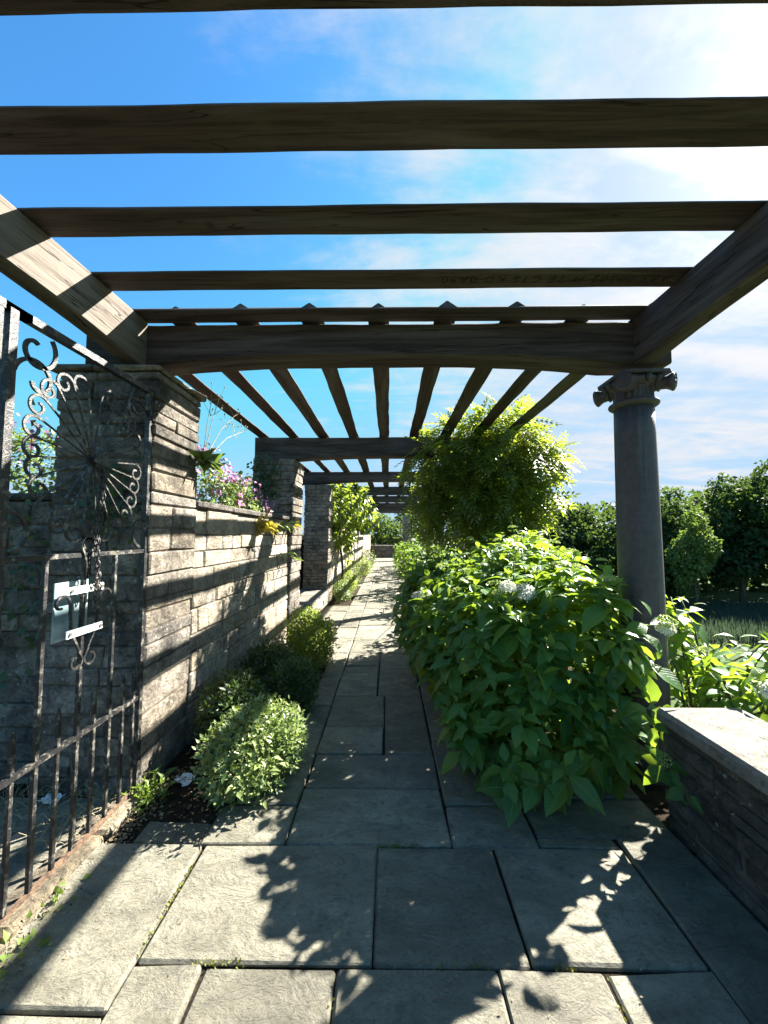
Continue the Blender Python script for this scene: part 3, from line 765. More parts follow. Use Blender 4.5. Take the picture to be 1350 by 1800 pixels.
# chain wound round the hub and hanging to the plate
ch = empty('chain', (GX+.03, 1.63, 1.62), 'rusty chain hanging from the gate hub down to the plate', 'chain')
def link(cx, cy, cz, rot):
    pts = []
    for k in range(12):
        a = 2*PI*k/12; u_ = .0085*math.cos(a); v_ = .0165*math.sin(a)
        pts.append((cx+(u_ if rot else 0), cy+(0 if rot else u_), cz+v_))
    V, F = tube(pts, .0032, 5, closed=True); mk('link', V, F, M_IRON, ch, smooth=True)
for j, (yo, n_) in enumerate(((.014, 22), (-.006, 25))):
    for k in range(n_): link(GX+.026+.006*j+(.004 if k % 2 else 0), 1.625+yo+.010*math.sin(k*.35+j), 1.60-k*.0245, k % 2)

# ================================================================== PLANTS
EYEV = np.array((0, 0, EYE))
def shoots(P, Nn, up=.55, jit=.35):
    A = norm(Nn*(1-up)+np.array((0, 0, up))+rng.normal(size=P.shape)*jit*.5); return A
def rosette(P, A, size, pairs=3, open_=1.15):
    """decussate leaf pairs round each shoot tip -> leaf base, direction, normal, size"""
    B = []; D = []; NN = []; S = []
    n = len(P); ref_ = norm(np.cross(A, rng.normal(size=A.shape))); r2 = np.cross(A, ref_)
    for k in range(pairs):
        ang = k*PI/2+rng.uniform(-.25, .25, n)
        for s in (0, PI):
            a = ang+s; rad = ref_*np.cos(a)[:, None]+r2*np.sin(a)[:, None]
            op = open_-.30*(pairs-1-k)*0+(-.35 if k == pairs-1 else 0)+rng.uniform(-.2, .2, n)
            d = rad*np.sin(op)[:, None]+A*np.cos(op)[:, None]
            d[:, 2] -= .12+.16*(pairs-1-k); d = norm(d)
            nn = norm(A+np.array((0, 0, .5))-d*((A*d).sum(1)[:, None])+rng.normal(size=A.shape)*.15)
            B.append(P-A*(.018+.05*(pairs-1-k))+rad*.012); D.append(d); NN.append(nn)
            S.append(size*(.55 if k == pairs-1 else .9 if k == pairs-2 else 1.05)*rng.uniform(.6, 1.25, n))
    return np.concatenate(B), np.concatenate(D), np.concatenate(NN), np.concatenate(S)
HV = []
def leaf_variants(name, tmpls, mat, k=14):
    out = []
    for i in range(k):
        V, F, uv = tmpls[i % len(tmpls)]
        me = bpy.data.meshes.new(name); me.from_pydata(V.tolist(), [], F.tolist())
        ul = me.uv_layers.new(name='UVMap'); li = np.empty(len(me.loops), dtype=np.int32); me.loops.foreach_get('vertex_index', li)
        ul.data.foreach_set('uv', uv[li].astype(np.float32).ravel())
        at = me.attributes.new('tint', 'FLOAT', 'POINT'); at.data.foreach_set('value', np.full(len(V), rng.uniform(0, 1), dtype=np.float32))
        me.polygons.foreach_set('use_smooth', np.ones(len(me.polygons), dtype=bool)); me.materials.append(mat); out.append(me)
    return out
HT = [leaf_h(.2, .3), leaf_h(.12, .42, .64), leaf_h(.3, .12, .56), leaf_h(.1, .6, .62)]
HVAR = leaf_variants('leaf', HT, M_HYD, 16)
def place_leaves(parent, var, B, D, NN, S, nbig, mat, tmpls, part='leaf'):
    """the ones that show largest become parts of their own, the rest one mass"""
    dist = np.linalg.norm(B-EYEV, axis=1); face = ((B-np.array(WL[parent]))*(EYEV-B)).sum(1) > -.3
    score = S/dist*np.where(face, 1, .5); order = np.argsort(-score); big = order[:nbig]; rest = order[nbig:]
    R = frames(D, NN)
    for j, i in enumerate(big):
        M = Matrix(((R[i][0][0]*S[i], R[i][0][1]*S[i], R[i][0][2]*S[i], B[i][0]), (R[i][1][0]*S[i], R[i][1][1]*S[i], R[i][1][2]*S[i], B[i][1]),
                    (R[i][2][0]*S[i], R[i][2][1]*S[i], R[i][2][2]*S[i], B[i][2]), (0, 0, 0, 1)))
        inst(part, var[rng.integers(len(var))], M, parent)
    k = len(tmpls)
    V0, F0, U0 = tmpls[0]
    if len(rest):
        i = rest; idx = rng.integers(0, k, len(i)); Vt = np.stack([t[0] for t in tmpls])[idx]
        W = np.einsum('nij,nvj->nvi', R[i], Vt)*S[i][:, None, None]+B[i][:, None, :]
        FF = (F0[None]+(np.arange(len(i))*len(V0))[:, None, None]).reshape(-1, 3)
        o = mk('foliage', W.reshape(-1, 3), FF, mat, parent, smooth=True, uv=np.tile(U0, (len(i), 1)), tint=np.repeat(rng.uniform(0, 1, len(i)), len(V0)))
        o['kind'] = 'stuff'
def floret_head(nfl, rad, dome, mat, bud=False):
    V = []; F = []; T = []
    for k in range(nfl):
        q = math.sqrt((k+.5)/nfl); a = k*2.399; ph = q*1.25
        c = np.array((math.sin(ph)*math.cos(a), math.sin(ph)*math.sin(a), math.cos(ph)-.6))*rad*np.array((1, 1, dome))
        c += rng.normal(size=3)*rad*.04
        e = norm(np.array((math.sin(ph)*math.cos(a), math.sin(ph)*math.sin(a), math.cos(ph)))+rng.normal(size=3)*.25)
        s1 = norm(np.cross(e, rng.normal(size=3))); s2 = np.cross(e, s1)
        s = rad*(.12 if bud else .20)*rng.uniform(.8, 1.2); b = len(V)
        if bud:
            for p in (e, s1, s2, -s1, -s2): V.append(c+p*s)
            F += [(b, b+1, b+2), (b, b+2, b+3), (b, b+3, b+4), (b, b+4, b+1)]; T += [rng.uniform()]*5
        else:
            V.append(c)
            for j in range(4):
                a_ = j*PI/2
                V.append(c+(s1*math.cos(a_-.42)+s2*math.sin(a_-.42))*s+e*s*.15); V.append(c+(s1*math.cos(a_+.42)+s2*math.sin(a_+.42))*s+e*s*.15)
                V.append(c+(s1*math.cos(a_)+s2*math.sin(a_))*s*1.35+e*s*.05)
                F += [(b, b+1+3*j, b+3+3*j), (b, b+3+3*j, b+2+3*j)]
            T += [rng.uniform()]*13
    me = bpy.data.meshes.new('flower_head'); me.from_pydata([tuple(p) for p in V], [], F)
    at = me.attributes.new('tint', 'FLOAT', 'POINT'); at.data.foreach_set('value', np.array(T, dtype=np.float32)); me.materials.append(mat); return me
BUDS = [floret_head(70, 1., .55, M_BUD, True) for _ in range(3)]; WHITES = [floret_head(85, 1., .8, M_WHT) for _ in range(3)]; MIXH = [floret_head(60, 1., .5, M_WHT) for _ in range(2)]
def head(parent, p, axis, r, kind):
    a = Vector(axis).normalized(); q = a.to_track_quat('Z', 'Y').to_matrix().to_4x4()
    me = random.choice({'bud': BUDS, 'white': WHITES, 'flat': MIXH}[kind])
    o = inst('flower_head', me, Matrix.Translation(Vector(p)) @ q @ Matrix.Scale(r, 4), parent)
    if kind == 'white': o['label'] = 'full white flower head'
    return o
def stems(parent, base, tips, r0=.006, name='stem', mat=None, sag=.15):
    m = MB()
    for t in tips:
        t = Vector(t); b = Vector(base)+Vector(rng.uniform(-.22, .22, 3)); b.z = max(.0, base[2])
        mid = b.lerp(t, .55)+Vector((0, 0, sag))
        pts = [b, b.lerp(mid, .5)+Vector((0, 0, .03)), mid, mid.lerp(t, .6)+Vector((0, 0, .02)), t]
        m.tube(pts, [r0*1.5, r0*1.2, r0, r0*.8, r0*.6], 5)
    o = m.build(name, mat or M_STEM, parent, smooth=True); o['kind'] = 'stuff'; return o
def hydrangea(loc, blobs, nsh, size, label, nbig, nh, whites=(), nfill=1300, extra=()):
    t = empty('hydrangea', loc, label, 'shrub', 'hydrangeas along the right of the path')
    P, Q = blob_points(blobs, nsh, zmin=.12)
    A = shoots(P, Q)
    if len(extra):
        e = np.array(extra, float); P = np.concatenate([P, e[:, :3]]); A = np.concatenate([A, norm(e[:, 3:6])]); Q = np.concatenate([Q, norm(e[:, 3:6])])
    B, D, NN, S = rosette(P, A, size)
    I = inside(blobs, nfill); Ai = norm(rng.normal(size=I.shape)+np.array((0, 0, .4))); B2, D2, N2, S2 = rosette(I, Ai, size, 1)
    B = np.concatenate([B, B2]); D = np.concatenate([D, D2]); NN = np.concatenate([NN, N2]); S = np.concatenate([S, S2])
    ok = B[:, 2] > .06; B, D, NN, S = B[ok], D[ok], NN[ok], S[ok]
    place_leaves(t, HVAR, B, D, NN, S, nbig, M_HYD, HT)
    up = np.where((Q[:, 2] > .25) & (P[:, 2] > np.percentile(P[:, 2], 45)))[0]; rng.shuffle(up)
    for i in up[:nh]:
        p = P[i]+A[i]*.035; r = rng.uniform(.028, .05); head(t, p, A[i]+np.array((0, 0, .6)), r, 'bud' if rng.random() < .88 else 'flat')
    for (x, y, z, r, k) in whites: head(t, (x, y, z), (-.3*x/abs(x+1e-6)*.3, -.5, .9), r, k)
    c = np.mean(np.array(blobs)[:, :2], 0)
    stems(t, (loc[0], loc[1], 0), P[rng.choice(len(P), min(46, len(P)), replace=False)])
    return t
main_blobs = [(.80,2.36,.60,.48,.46,.50), (.74,2.10,.33,.40,.36,.28), (.95,2.25,.45,.35,.35,.35), (1.08,2.15,.35,.22,.25,.26), (1.06,2.22,.80,.27,.33,.38), (.62,2.9,.62,.42,.5,.50), (1.0,3.1,.78,.50,.6,.52), (.52,3.8,.58,.42,.65,.52), (1.2,3.62,.86,.48,.5,.50), (1.05,2.6,.62,.45,.45,.55)]
hydrangea((.9, 2.9, -.03), main_blobs, 860, .134, 'huge hydrangea bush with white and green heads, in front of the near column', 300, 46,
    whites=((.76,2.16,1.0,.062,'white'), (.66,2.14,1.03,.045,'flat'), (.28,3.0,.86,.05,'white'), (.22,3.02,.84,.04,'flat'), (1.33,1.86,.90,.045,'bud'), (1.37,1.93,.86,.045,'white'),
            (1.2,1.74,.335,.036,'bud'), (.72,3.4,1.28,.032,'bud')),
    extra=((1.20,1.72,.32,-.5,-.6,.5), (1.19,1.80,.46,-.6,-.5,.4), (1.24,1.66,.24,-.5,-.7,.2), (1.30,1.90,.92,.2,-.5,.8), (1.26,1.85,.72,.0,-.7,.6), (1.28,1.86,.5,-.1,-.8,.4)))
hydrangea((1.95, 2.35, -.03), [(1.76,2.38,.76,.13,.22,.22), (1.82,2.0,.60,.18,.20,.13), (2.15,2.35,.42,.4,.5,.30), (1.95,1.9,.55,.20,.2,.1)], 92, .125,
    'sun-bright hydrangea outside the parapet, right of the near column', 200, 10,
    whites=((1.78,1.80,.60,.07,'white'), (1.98,1.95,.74,.055,'white')), nfill=40)
hydrangea((.9, 7.2, -.03), [(.95,5.3,.55,.35,.7,.5), (.72,9.0,.70,.45,.8,.60), (1.1,7.2,.65,.4,.9,.55)], 240, .13,
    'hydrangea farther along the path, in front of the thin far columns', 150, 26, whites=((.55,8.6,1.2,.05,'white'),), nfill=80)
hydrangea((.62, 11, -.03), [(.66,9.4,.5,.4,.9,.5), (.62,12,.55,.42,1.4,.55), (.6, 15, .5, .4, 1.6, .5)], 170, .17, 'most distant hydrangea, low and yellow-green where the path ends', 60, 10, nfill=40)

# wisteria over the second column
PT = [leaf_pinnate(5), leaf_pinnate(6)]
PT[1] = leaf_pinnate(5)
WVAR = leaf_variants('leaf', PT, M_WIS, 10)
def climber(name, loc, blobs, n, size, label, cat, mat, var, tm, nbig, droop=.7, trunk=None, lump=.32, fill=.3):
    t = empty(name, loc, label, cat)
    P, Q = blob_points(blobs, n, zmin=.2, lump=lump, inner=.88)
    I = inside(blobs, int(n*fill)); P = np.concatenate([P, I]); Q = np.concatenate([Q, norm(rng.normal(size=I.shape))])
    P = P + rng.normal(size=P.shape)*.03
    D = norm(Q+np.array((0, 0, -droop))+rng.normal(size=P.shape)*.45); NN = norm(Q+np.array((0, 0, .9))+rng.normal(size=P.shape)*.35)
    S = size*rng.uniform(.6, 1.25, len(P))
    place_leaves(t, var, P, D, NN, S, nbig, mat, tm)
    if trunk:
        m = MB()
        for pts, r in trunk: m.tube([Vector(p_) for p_ in pts], r, 8)
        m.build('trunk', M_BARK, t, smooth=True)
    return t
climber('wisteria', (1.42, 4.8, -.03), [(1.38,4.75,2.28,.50,.45,.48), (1.72,4.85,2.12,.30,.4,.34), (.86,4.7,2.34,.34,.34,.30), (1.4,4.75,1.62,.42,.4,.38), (.50,4.7,2.15,.16,.25,.24), (1.0,4.75,1.92,.36,.35,.34), (1.35,4.8,2.62,.30,.3,.16), (1.30,4.75,1.25,.30,.34,.28), (1.7,4.8,1.75,.3,.3,.2), (.44,4.68,1.72,.09,.12,.34), (.60,4.66,1.62,.10,.12,.28), (2.08,4.9,2.32,.14,.2,.12), (1.0,4.8,2.66,.10,.12,.16), (1.75,4.8,2.60,.12,.15,.14)],
    2100, .25, 'bushy wisteria engulfing the second column and the end of its beam', 'climber', M_WIS, WVAR, PT, 300,
    trunk=[([(1.28,4.7,-.05), (1.25,4.68,.5), (1.33,4.62,1.1), (1.28,4.66,1.7), (1.2,4.7,2.3)], [.05, .045, .04, .035, .03]), ([(1.3,4.9,0), (1.5,4.98,1.), (1.45,4.99,2.), (1.0,4.9,2.52)], [.03, .028, .025, .02])])
SL = [leaf_s(.5, .1, .2), leaf_s(.6, .16, .3)]
IVAR = leaf_variants('leaf', SL, M_IVY, 10)
climber('climber', (-1.25, 8.2, 1.3), [(-1.2,8.1,1.95,.38,.6,.50), (-.80,8.2,1.95,.36,.5,.34), (-1.02,8.5,1.45,.22,.6,.38), (-.62,8.5,1.75,.28,.4,.26)],
    900, .15, 'yellow-green climber spilling over the wall past the third pier', 'climber', M_IVY, IVAR, SL, 200, droop=.5,
    trunk=[([(-1.05,8.6,-.02), (-1.02,8.5,.6), (-1.08,8.4,1.2), (-1.1,8.3,1.9)], [.03, .028, .025, .02])])
climber('climber', (-1.35, 11, 1.0), [(-1.2,10.6,1.35,.22,.6,.35), (-1.15,9.9,.9,.14,.3,.5)], 200, .15, 'small climber farther along the left wall, over the fourth pier', 'climber', M_IVY, IVAR, SL, 0, droop=.6)

# low clipped shrubs along the wall foot
def shrub(loc, blobs, n, size, label, mat, name='low_shrub', cat='shrub', up=.45, group='low shrubs at the foot of the wall', lump=.24, tm=None):
    t = empty(name, loc, label, cat, group)
    P, Q = blob_points(blobs, n, zmin=.0, lump=lump, inner=.9)
    A = norm(Q+np.array((0, 0, up))+rng.normal(size=P.shape)*.3)
    B, D, NN, S = rosette(P, A, size, 2, 1.0)
    I = inside(blobs, int(n*.5), 0.); B2, D2, N2, S2 = rosette(I, norm(rng.normal(size=I.shape)+np.array((0, 0, .5))), size, 1)
    B = np.concatenate([B, B2]); D = np.concatenate([D, D2]); NN = np.concatenate([NN, N2]); S = np.concatenate([S, S2])*rng.uniform(.6, 1.25, len(B))
    D[:, 2] += .3; D = norm(D)
    scatter('foliage', tm or SL[0], B, D, NN, S, mat, t, kind='stuff')
    m = MB(); c = np.array(blobs[0][:3]); b = Vector((c[0], c[1], -.03))
    for k in range(12):
        p = P[rng.integers(len(P))]; m.tube([b+Vector((rng.uniform(-.04, .04), rng.uniform(-.04, .04), 0)), b.lerp(Vector(p), .6)+Vector((0, 0, .04)), Vector(p)], [.006, .004, .002], 5)
    m.build('stem', M_STEM, t); return t
shrub((-.74, 2.12, -.03), [(-.74,2.10,.17,.24,.26,.21), (-.67,2.20,.20,.2,.2,.18)], 1000, .052, 'nearest low shrub, small leaves in full sun beside the paving', M_SHR, up=.8)
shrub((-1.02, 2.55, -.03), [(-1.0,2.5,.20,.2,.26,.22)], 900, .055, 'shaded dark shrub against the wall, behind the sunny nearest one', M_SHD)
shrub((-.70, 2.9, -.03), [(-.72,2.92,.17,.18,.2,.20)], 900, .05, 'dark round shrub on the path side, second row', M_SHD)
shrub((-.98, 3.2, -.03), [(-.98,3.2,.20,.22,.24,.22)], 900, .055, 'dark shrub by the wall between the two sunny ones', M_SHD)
shrub((-.76, 3.95, -.03), [(-.78,3.88,.24,.25,.34,.27), (-.94,4.35,.24,.2,.26,.25)], 1500, .05, 'half sunlit yellow-green shrub at the wall, top catching light', M_IVY)
shrub((-.93, 7.9, -.03), [(-.93,7.75,.17,.19,.35,.24)], 420, .05, 'small shrub at the front corner of the far soil strip', M_SHR)
shrub((-.93, 8.8, -.03), [(-.92,8.8,.22,.2,.5,.28)], 420, .055, 'pale shrub in the far soil strip, behind the corner one', M_IVY)
shrub((-.88, 10.6, -.03), [(-.9,10.4,.22,.24,.5,.3)], 300, .06, 'shrub by the wall past the fourth pier', M_SHR)
shrub((-.86, 12.6, -.03), [(-.84,12.5,.26,.3,.5,.32)], 260, .07, 'yellowish shrub by the wall, last but one before the end wall', M_IVY)
shrub((-.86, 15.6, -.03), [(-.86,15.4,.32,.34,.5,.42)], 260, .08, 'round shrub just before the dark end wall', M_SHR)
# pink flowering bushes above the wall
def pink_bush(loc, blobs, n, nf, label, size=.055):
    t = shrub(loc, blobs, n, size, label, M_SHR, 'flowering_bush', 'flowering bush', group='pink flowering bushes above the wall', lump=.2, tm=SL[1])
    P, Q = blob_points(blobs, nf*5, zmin=0, lump=.2, inner=.98); o_ = np.argsort(-(P[:, 2]*1.2+P[:, 0]*.4+rng.uniform(0, .5, len(P))))[:nf]; P = P[o_]+Q[o_]*.04
    # clusters of five-petalled flowers
    PP = (P[:, None, :]+rng.normal(size=(len(P), 5, 3))*.022).reshape(-1, 3)
    A = norm(rng.normal(size=PP.shape)); K = 5; ax = norm(np.repeat(Q[o_], 5, 0)+rng.normal(size=PP.shape)*.5)
    r1 = norm(np.cross(ax, A)); r2 = np.cross(ax, r1); BB = []; DD = []; N_ = []
    for k in range(K):
        a = 2*PI*k/K; d = r1*math.cos(a)+r2*math.sin(a)+ax*.35; BB.append(PP); DD.append(norm(d)); N_.append(ax)
    BB = np.concatenate(BB); scatter('blossom', leaf_s(.75, .05, .1), BB, np.concatenate(DD), np.concatenate(N_), np.full(len(BB), .017), M_PINK, t, kind='stuff')
    return t
pink_bush((-1.6, 3.2, 1.3), [(-1.62,3.1,1.62,.30,.50,.36), (-1.7,2.75,1.66,.26,.3,.40), (-1.55,3.7,1.56,.26,.45,.28), (-1.5,4.2,1.52,.2,.3,.2)], 1500, 210, 'pink flowering bush growing over the coping between the first two piers')
pink_bush((-2.6, 2.6, 1.3), [(-2.45,2.55,1.72,.5,.32,.30), (-2.1,2.6,1.5,.35,.3,.25)], 750, 60, 'pink flowering bush seen through the gate, left of its pier')
pink_bush((-3.6, 3.0, 1.3), [(-3.6,3.0,1.6,.7,.5,.35)], 300, 20, 'far pink flowering bush behind the gate, mostly out of the picture')
# fern and ivy on the wall, weed on the pier, grass at the sill
def weed(loc, n, ln, mat, label, name, cat, spread=.03, up=.5, tm=None, dirs=None, wid=None):
    t = empty(name, loc, label, cat)
    P = np.array(loc)+rng.normal(size=(n, 3))*np.array((spread, spread, spread*.4))
    D = rng.normal(size=(n, 3)); D[:, 2] = abs(D[:, 2])*.6+up
    if dirs is not None: D += np.array(dirs)
    scatter('leaf_clump', tm or leaf_s(.22, .05, .35), P, norm(D), norm(rng.normal(size=(n, 3))+np.array((0, 0, 1.))), ln*rng.uniform(.5, 1.2, n), mat, t, kind='stuff'); return t
weed((-1.23, 2.46, 1.78), 26, .16, M_SHD, 'leafy dark weed rooted in the side of the gate pier', 'wall_weed', 'weed', .02, -.1, leaf_s(.42, .1, .4), dirs=(.6, .2, 0))
m = MB()
for (ex, ey, ez, br) in ((-1.12, 2.75, 2.20, 3), (-1.20, 2.52, 2.22, 2), (-1.10, 2.9, 2.12, 2), (-1.17, 2.6, 2.3, 2)):
    b = Vector((-1.22, 2.46, 1.78)); e = Vector((ex, ey, ez)); m.tube([b, b.lerp(e, .5)+Vector((0, 0, .05)), e], [.003, .0022, .0012], 5)
    for k in range(br*3):
        q = b.lerp(e, rng.uniform(.6, 1.)); f = q+Vector(rng.uniform(-.06, .06, 3))+Vector((0, 0, .05)); m.tube([q, f], [.0012, .0009], 4); m.tube([f, f+Vector((0, 0, .008)), f+Vector((0, 0, .014))], [.002, .006, .001], 5)
o = m.build('dry_flower_stalk', M_STRAW); tag(o, 'thin dry flower stalks of the pier weed, reaching up against the sky', 'weed')
for (y, z, mm, lab, n) in ((3.55, 1.40, M_FERN, 'yellow-lit fern growing from the sunlit wall under the coping', 44), (4.15, 1.42, M_SHR, 'green fern tuft on the wall, right of the yellow-lit one', 26),
                           (4.55, 1.45, M_FERN, 'orange-tinged fern at the corner of the second pier', 18), (4.3, 1.08, M_SHR, 'small fern in a mid wall joint near the second pier', 14)):
    weed((-1.19, y, z), n, .13, mm, lab, 'wall_fern', 'fern', .05, -.3, leaf_s(.3, .05, .5), dirs=(1.0, 0, -.2))
weed((-1.205, 1.96, .02), 130, .06, M_GRS, 'green weed tuft at the foot of the gate post', 'weed_tuft', 'weed', .05, .4, leaf_s(.34, .08, .3))
weed((-1.19, 1.22, .0), 70, .034, M_GRS, 'light green seedlings on the sill near the picture edge', 'weed_tuft', 'weed', .05, .4, leaf_s(.7, .08, .2))
weed((-1.18, 1.42, .0), 30, .028, M_GRS, 'tiny round-leaved seedling halfway along the gate sill', 'weed_tuft', 'weed', .035, .4, leaf_s(.8, .08, .2))
# ivy patches on the shaded pier and gateway wall
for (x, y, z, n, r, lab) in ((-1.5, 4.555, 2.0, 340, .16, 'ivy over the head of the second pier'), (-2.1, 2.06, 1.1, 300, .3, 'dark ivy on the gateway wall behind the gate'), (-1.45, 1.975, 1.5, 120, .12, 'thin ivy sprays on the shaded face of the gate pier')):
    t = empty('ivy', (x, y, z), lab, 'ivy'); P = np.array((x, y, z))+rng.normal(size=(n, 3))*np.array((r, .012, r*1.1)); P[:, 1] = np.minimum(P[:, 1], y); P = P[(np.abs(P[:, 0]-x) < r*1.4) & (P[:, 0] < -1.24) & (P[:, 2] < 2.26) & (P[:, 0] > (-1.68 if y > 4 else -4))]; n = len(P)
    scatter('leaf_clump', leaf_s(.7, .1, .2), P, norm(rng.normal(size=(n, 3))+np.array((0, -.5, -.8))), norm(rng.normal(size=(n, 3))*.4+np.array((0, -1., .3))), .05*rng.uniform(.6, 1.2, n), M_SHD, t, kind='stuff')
# moss and seedlings in the joints, fallen bits, dry grass
pts = []
for (x0, y0, x1, y1, n) in ((-.785, 1.25, -.78, 1.6, 150), (-.60, 1.242, -.45, 1.245, 60), (-.05, 1.688, .12, 1.69, 90), (-.16, .95, -.16, 1.2, 30), (.5, 1.242, .56, 1.24, 20), (-1.1, 1.69, -.9, 1.69, 60), (.649, 1.0, .649, 1.22, 30), (-.45, 1.7, -.44, 2.9, 60), (.1, 1.242, .3, 1.242, 30)):
    q = rng.uniform(0, 1, n)[:, None]; pts.append(np.array((x0, y0, -.004))*(1-q)+np.array((x1, y1, -.004))*q+rng.normal(size=(n, 3))*np.array((.005, .005, .002)))
P = np.concatenate(pts); o = scatter('moss', leaf_s(.7), P, norm(rng.normal(size=P.shape)+np.array((0, 0, .8))), norm(rng.normal(size=P.shape)), .010*rng.uniform(.5, 1.3, len(P)), M_MOSS, kind='stuff'); tag(o, 'yellow-green moss in the paving joints', 'moss')
n = 2600; P = np.stack([-1.10-.16*rng.uniform(0, 1, n)**.6, rng.uniform(.7, 2.2, n), np.full(n, .0)], 1); P[:, 2] += .002
o = scatter('debris', leaf_s(.6), P, norm(rng.normal(size=P.shape)*np.array((1, 1, .25))), norm(rng.normal(size=P.shape)*.4+np.array((0, 0, 1))), .012*rng.uniform(.4, 1.6, n), leafdry := m_simple('leaf_litter', (.10, .07, .04), (.3, .24, .15), .9, 40, .3, .002), kind='stuff'); tag(o, 'soil crumbs and leaf litter along the gate sill', 'litter')
n = 1500; P = np.stack([rng.uniform(-1.2, -.6, n), rng.uniform(1.7, 5.1, n), np.full(n, -.012)], 1)
o = scatter('debris', leaf_s(.6), P, norm(rng.normal(size=P.shape)*np.array((1, 1, .25))), norm(rng.normal(size=P.shape)*.4+np.array((0, 0, 1))), .02*rng.uniform(.4, 1.6, n), leafdry, kind='stuff'); tag(o, 'leaf litter on the soil under the low shrubs', 'litter')
m = MB()
for k in range(150):
    x, y = rng.uniform(-1.9, -1.36), rng.uniform(1.65, 2.07); a = rng.uniform(0, 6.28); l = rng.uniform(.06, .2)
    p = Vector((x, y, .004)); m.tube([p, p+Vector((math.cos(a)*l*.5, math.sin(a)*l*.5, rng.uniform(.01, .06))), p+Vector((math.cos(a)*l, math.sin(a)*l, .006))], [.0012, .001, .0006], 4)
o = m.build('dry_grass', M_STRAW); o['kind'] = 'stuff'; tag(o, 'dry grass stalks on the gateway floor behind the gate', 'grass')
def litter(x, y, z, s, lab):
    V = []; F = []; n = 7
    for i in range(n):
        for j in range(n): V.append((x+(i/(n-1)-.5)*s+rng.normal()*s*.05, y+(j/(n-1)-.5)*s*.7+rng.normal()*s*.05, z+abs(rng.normal())*s*.18+.004))
    for i in range(n-1):
        for j in range(n-1): F.append((i*n+j, (i+1)*n+j, (i+1)*n+j+1, i*n+j+1))
    o = mk('crumpled_paper', V, F, M_PAPER); tag(o, lab, 'litter')
litter(-1.10, 2.12, -.02, .10, 'crumpled white paper on the soil by the wall, left of the sunny shrub')
litter(-1.66, 1.93, .0, .09, 'crumpled white paper on the gateway floor behind the gate bars')

# ================================================================== BACKGROUND TREES
TT = leaf_s(.8, .12, .2)
def tree(loc, h, r, label, mat=M_TREE, n=5200, leaf=.30, trunk_r=.18, low=.15, lobes=34, group='trees beyond the meadow', elong=1., bare=.1):
    x, y, z = loc; t = empty('tree', loc, label, 'tree', group)
    B = []
    for k in range(lobes):
        d = norm(rng.normal(size=3)); q = rng.uniform(.35, .95)
        zz = low*h+(h*(1-low))*(.5+.46*d[2]*q)
        ww = math.sin(PI*min(.96, max(.06, (zz/h-low*.6)/(1-low*.6))**.8))**.6
        B.append((x+d[0]*r*q*ww*.82, y+d[1]*r*q*ww*.82, z+zz, r*rng.uniform(.22, .38), r*rng.uniform(.22, .38), r*rng.uniform(.18, .30)*elong))
    P, Q = blob_points(B, n, inner=.8, zmin=z-5, lump=.3)
    P += rng.normal(size=P.shape)*leaf*.3; tone = rng.uniform(0, 1)
    D = norm(Q*.7+rng.normal(size=P.shape)*.7+np.array((0, 0, -.3))); NN = norm(Q+np.array((0, 0, .5))+rng.normal(size=P.shape)*.5)
    scatter('crown', TT, P, D, NN, leaf*rng.uniform(.6, 1.3, len(P)), mat, t, kind='stuff', smooth=False, tint=np.clip(tone*1.1+rng.uniform(-.35, .35, len(P)), -.2, 1.5))
    m = MB(); lean = rng.uniform(-.04, .04)
    top = Vector((x+lean*h, y, z+h*.75)); b = Vector((x, y, z-.2))
    m.tube([b, b.lerp(top, .25)+Vector((.05*r, 0, 0)), b.lerp(top, .6), top], [trunk_r, trunk_r*.8, trunk_r*.5, trunk_r*.15], 9)
    for k in range(9):
        a = b.lerp(top, rng.uniform(.3, .8)); e = Vector(B[rng.integers(len(B))][:3]); m.tube([a, a.lerp(e, .5)+Vector((0, 0, .05*h)), e], [trunk_r*.35, trunk_r*.22, trunk_r*.08], 6)
    m.build('trunk', M_BARK, t, smooth=True); return t
G = -3.5
tree((12.6, 29, G), 7.3, 2.5, 'dark round tree left of the near column, between it and the wisteria', low=.02)
tree((15.2, 30, G), 7.0, 2.3, 'dark tree directly left of the column at the far wood edge', low=.02)
tree((10.2, 31, G), 7.0, 2.4, 'dark tree whose crown shows just right of the wisteria', low=.02)
tree((18.6, 29, G), 7.6, 2.5, 'dark tree seen just right of the column, airy twigs on its top', low=.02)
tree((20.6, 27.5, G), 7.6, 2.4, 'tall dark tree behind the pale one, right of the column', low=.05)
tree((18.4, 23.3, G), 6.1, 1.5, 'smaller pale green tree standing in front of the dark wood', M_TRL, 4600, .20, .07, low=.12, lobes=26, elong=1.5)
tree((24.0, 26.5, G), 9.0, 3.0, 'largest dark tree at the right edge, highest crown', n=7600, low=.10)
tree((27.5, 27.5, G), 10.8, 3.6, 'tall wood-edge tree cut by the right edge of the picture', n=5200, low=.1)
tree((22.6, 31, G), 8.6, 3.0, 'dark tree farther back, filling the gap above the pale one', n=4200, low=.02)
tree((7.4, 33, G), 7.2, 2.6, 'dark tree hidden mostly behind the wisteria', n=3000, low=.02)
tree((30.5, 25, G), 9.5, 3.5, 'outermost wood-edge tree, beyond the right edge', n=3000, low=.1)
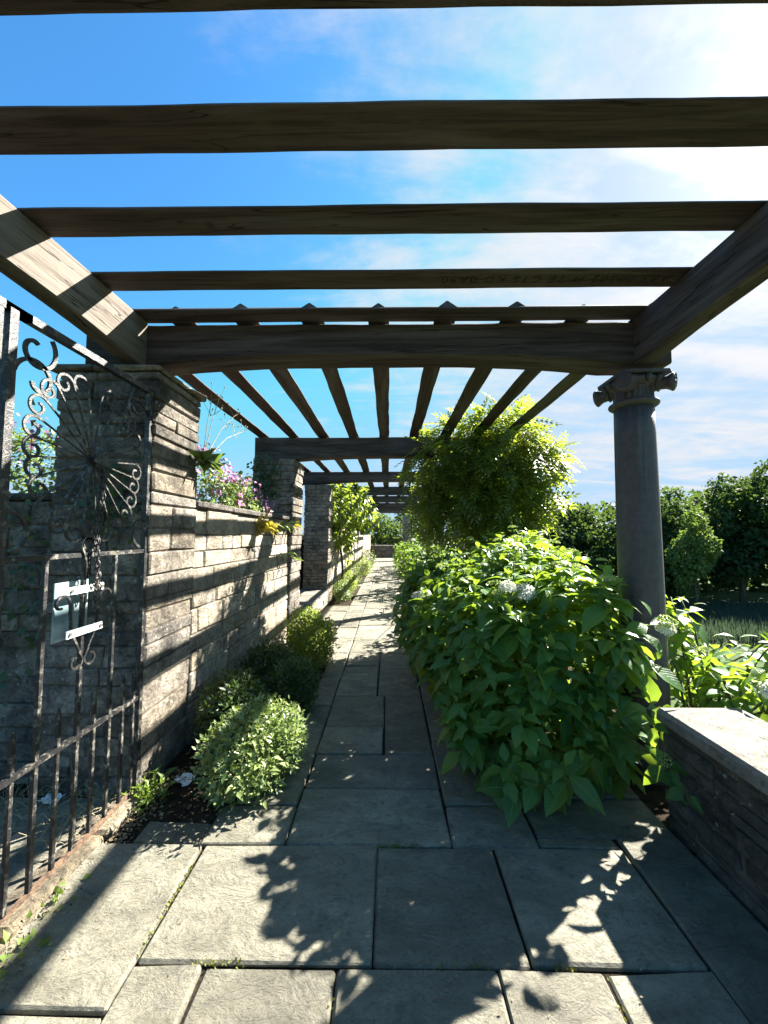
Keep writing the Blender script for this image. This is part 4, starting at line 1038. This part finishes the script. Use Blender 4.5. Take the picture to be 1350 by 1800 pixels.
# wood behind, reads as one mass
B = [(x, 36+rng.uniform(-2, 2), q, 2.2, 2., rng.uniform(1.5, 2.3)) for x in np.arange(8, 50, 1.7) for q in ((-2.2, 0.2, 2.0+rng.uniform(-.7,.5)+max(0, (x-22))*.13))]
P, Q = blob_points(B, 26000, inner=.85, zmin=G-1, lump=.3)
o = scatter('wood', TT, P, norm(Q+rng.normal(size=P.shape)*.6), norm(Q+np.array((0, 0, .5))+rng.normal(size=P.shape)*.4), .5*rng.uniform(.6, 1.3, len(P)), M_TREE, kind='stuff', smooth=False); tag(o, 'dark wood closing the far side of the meadow', 'wood')
# reeds in the meadow
n = 26000; P = np.stack([rng.uniform(9, 32, n), rng.uniform(17.0, 25.5, n), np.full(n, G-.05)], 1)
o = scatter('reeds', leaf_s(.05, .01, .12), P, norm(rng.normal(size=P.shape)*.13+np.array((0, 0, 1.))), norm(rng.normal(size=P.shape)), .75*rng.uniform(.5, 1.2, n), M_REED, kind='stuff'); tag(o, 'pale tall meadow grass in front of the wood', 'grass')
n = 9000; P = np.stack([rng.uniform(2.2, 9, n), rng.uniform(1.5, 16, n), np.zeros(n)], 1); P[:, 2] = [terr(a, b) for a, b in P[:, :2]]
o = scatter('grass', leaf_s(.1, .02, .4), P, norm(rng.normal(size=P.shape)*.35+np.array((0, 0, 1.))), norm(rng.normal(size=P.shape)), .16*rng.uniform(.5, 1.2, n), M_GRS, kind='stuff'); tag(o, 'lawn grass on the bank below the parapet', 'grass')
# far end
tree((-.6, 25.5, -.05), 3.2, 1.8, 'lit bush just behind the dark end wall', M_TRL, 3600, .16, .05, low=.02, lobes=30, group='bushes behind the end wall')
tree((1.6, 27, -.05), 3.4, 2.0, 'darker bush right behind the end wall, by the far pier', M_TREE, 3000, .18, .05, low=.02, group='bushes behind the end wall')
tree((-3.4, 27, -.05), 4.2, 2.2, 'dark bush behind the left end of the end wall', M_TREE, 3400, .2, .06, low=.02, group='bushes behind the end wall')
tree((-4.2, 12, 1.25), 1.9, 1.3, 'green bush on the raised bed glimpsed between the second and third piers', M_TREE, 1800, .14, .04, low=.02, group='bushes behind the end wall')

n = 260; P = np.stack([rng.uniform(-1.0, 1.2, n), rng.uniform(.9, 4.5, n)**1.0, np.full(n, .005)], 1); P = P[rng.uniform(0, 1, n) < .25+.75*(np.abs(P[:, 0]+.3) > .35)]
o = scatter('debris', leaf_s(.6, .1, .1), P, norm(rng.normal(size=P.shape)*np.array((1, 1, .12))), norm(rng.normal(size=P.shape)*.25+np.array((0, 0, 1))), .013*rng.uniform(.3, 1.5, len(P)), leafdry, kind='stuff'); tag(o, 'scattered petals and dry leaf bits on the paving', 'litter')
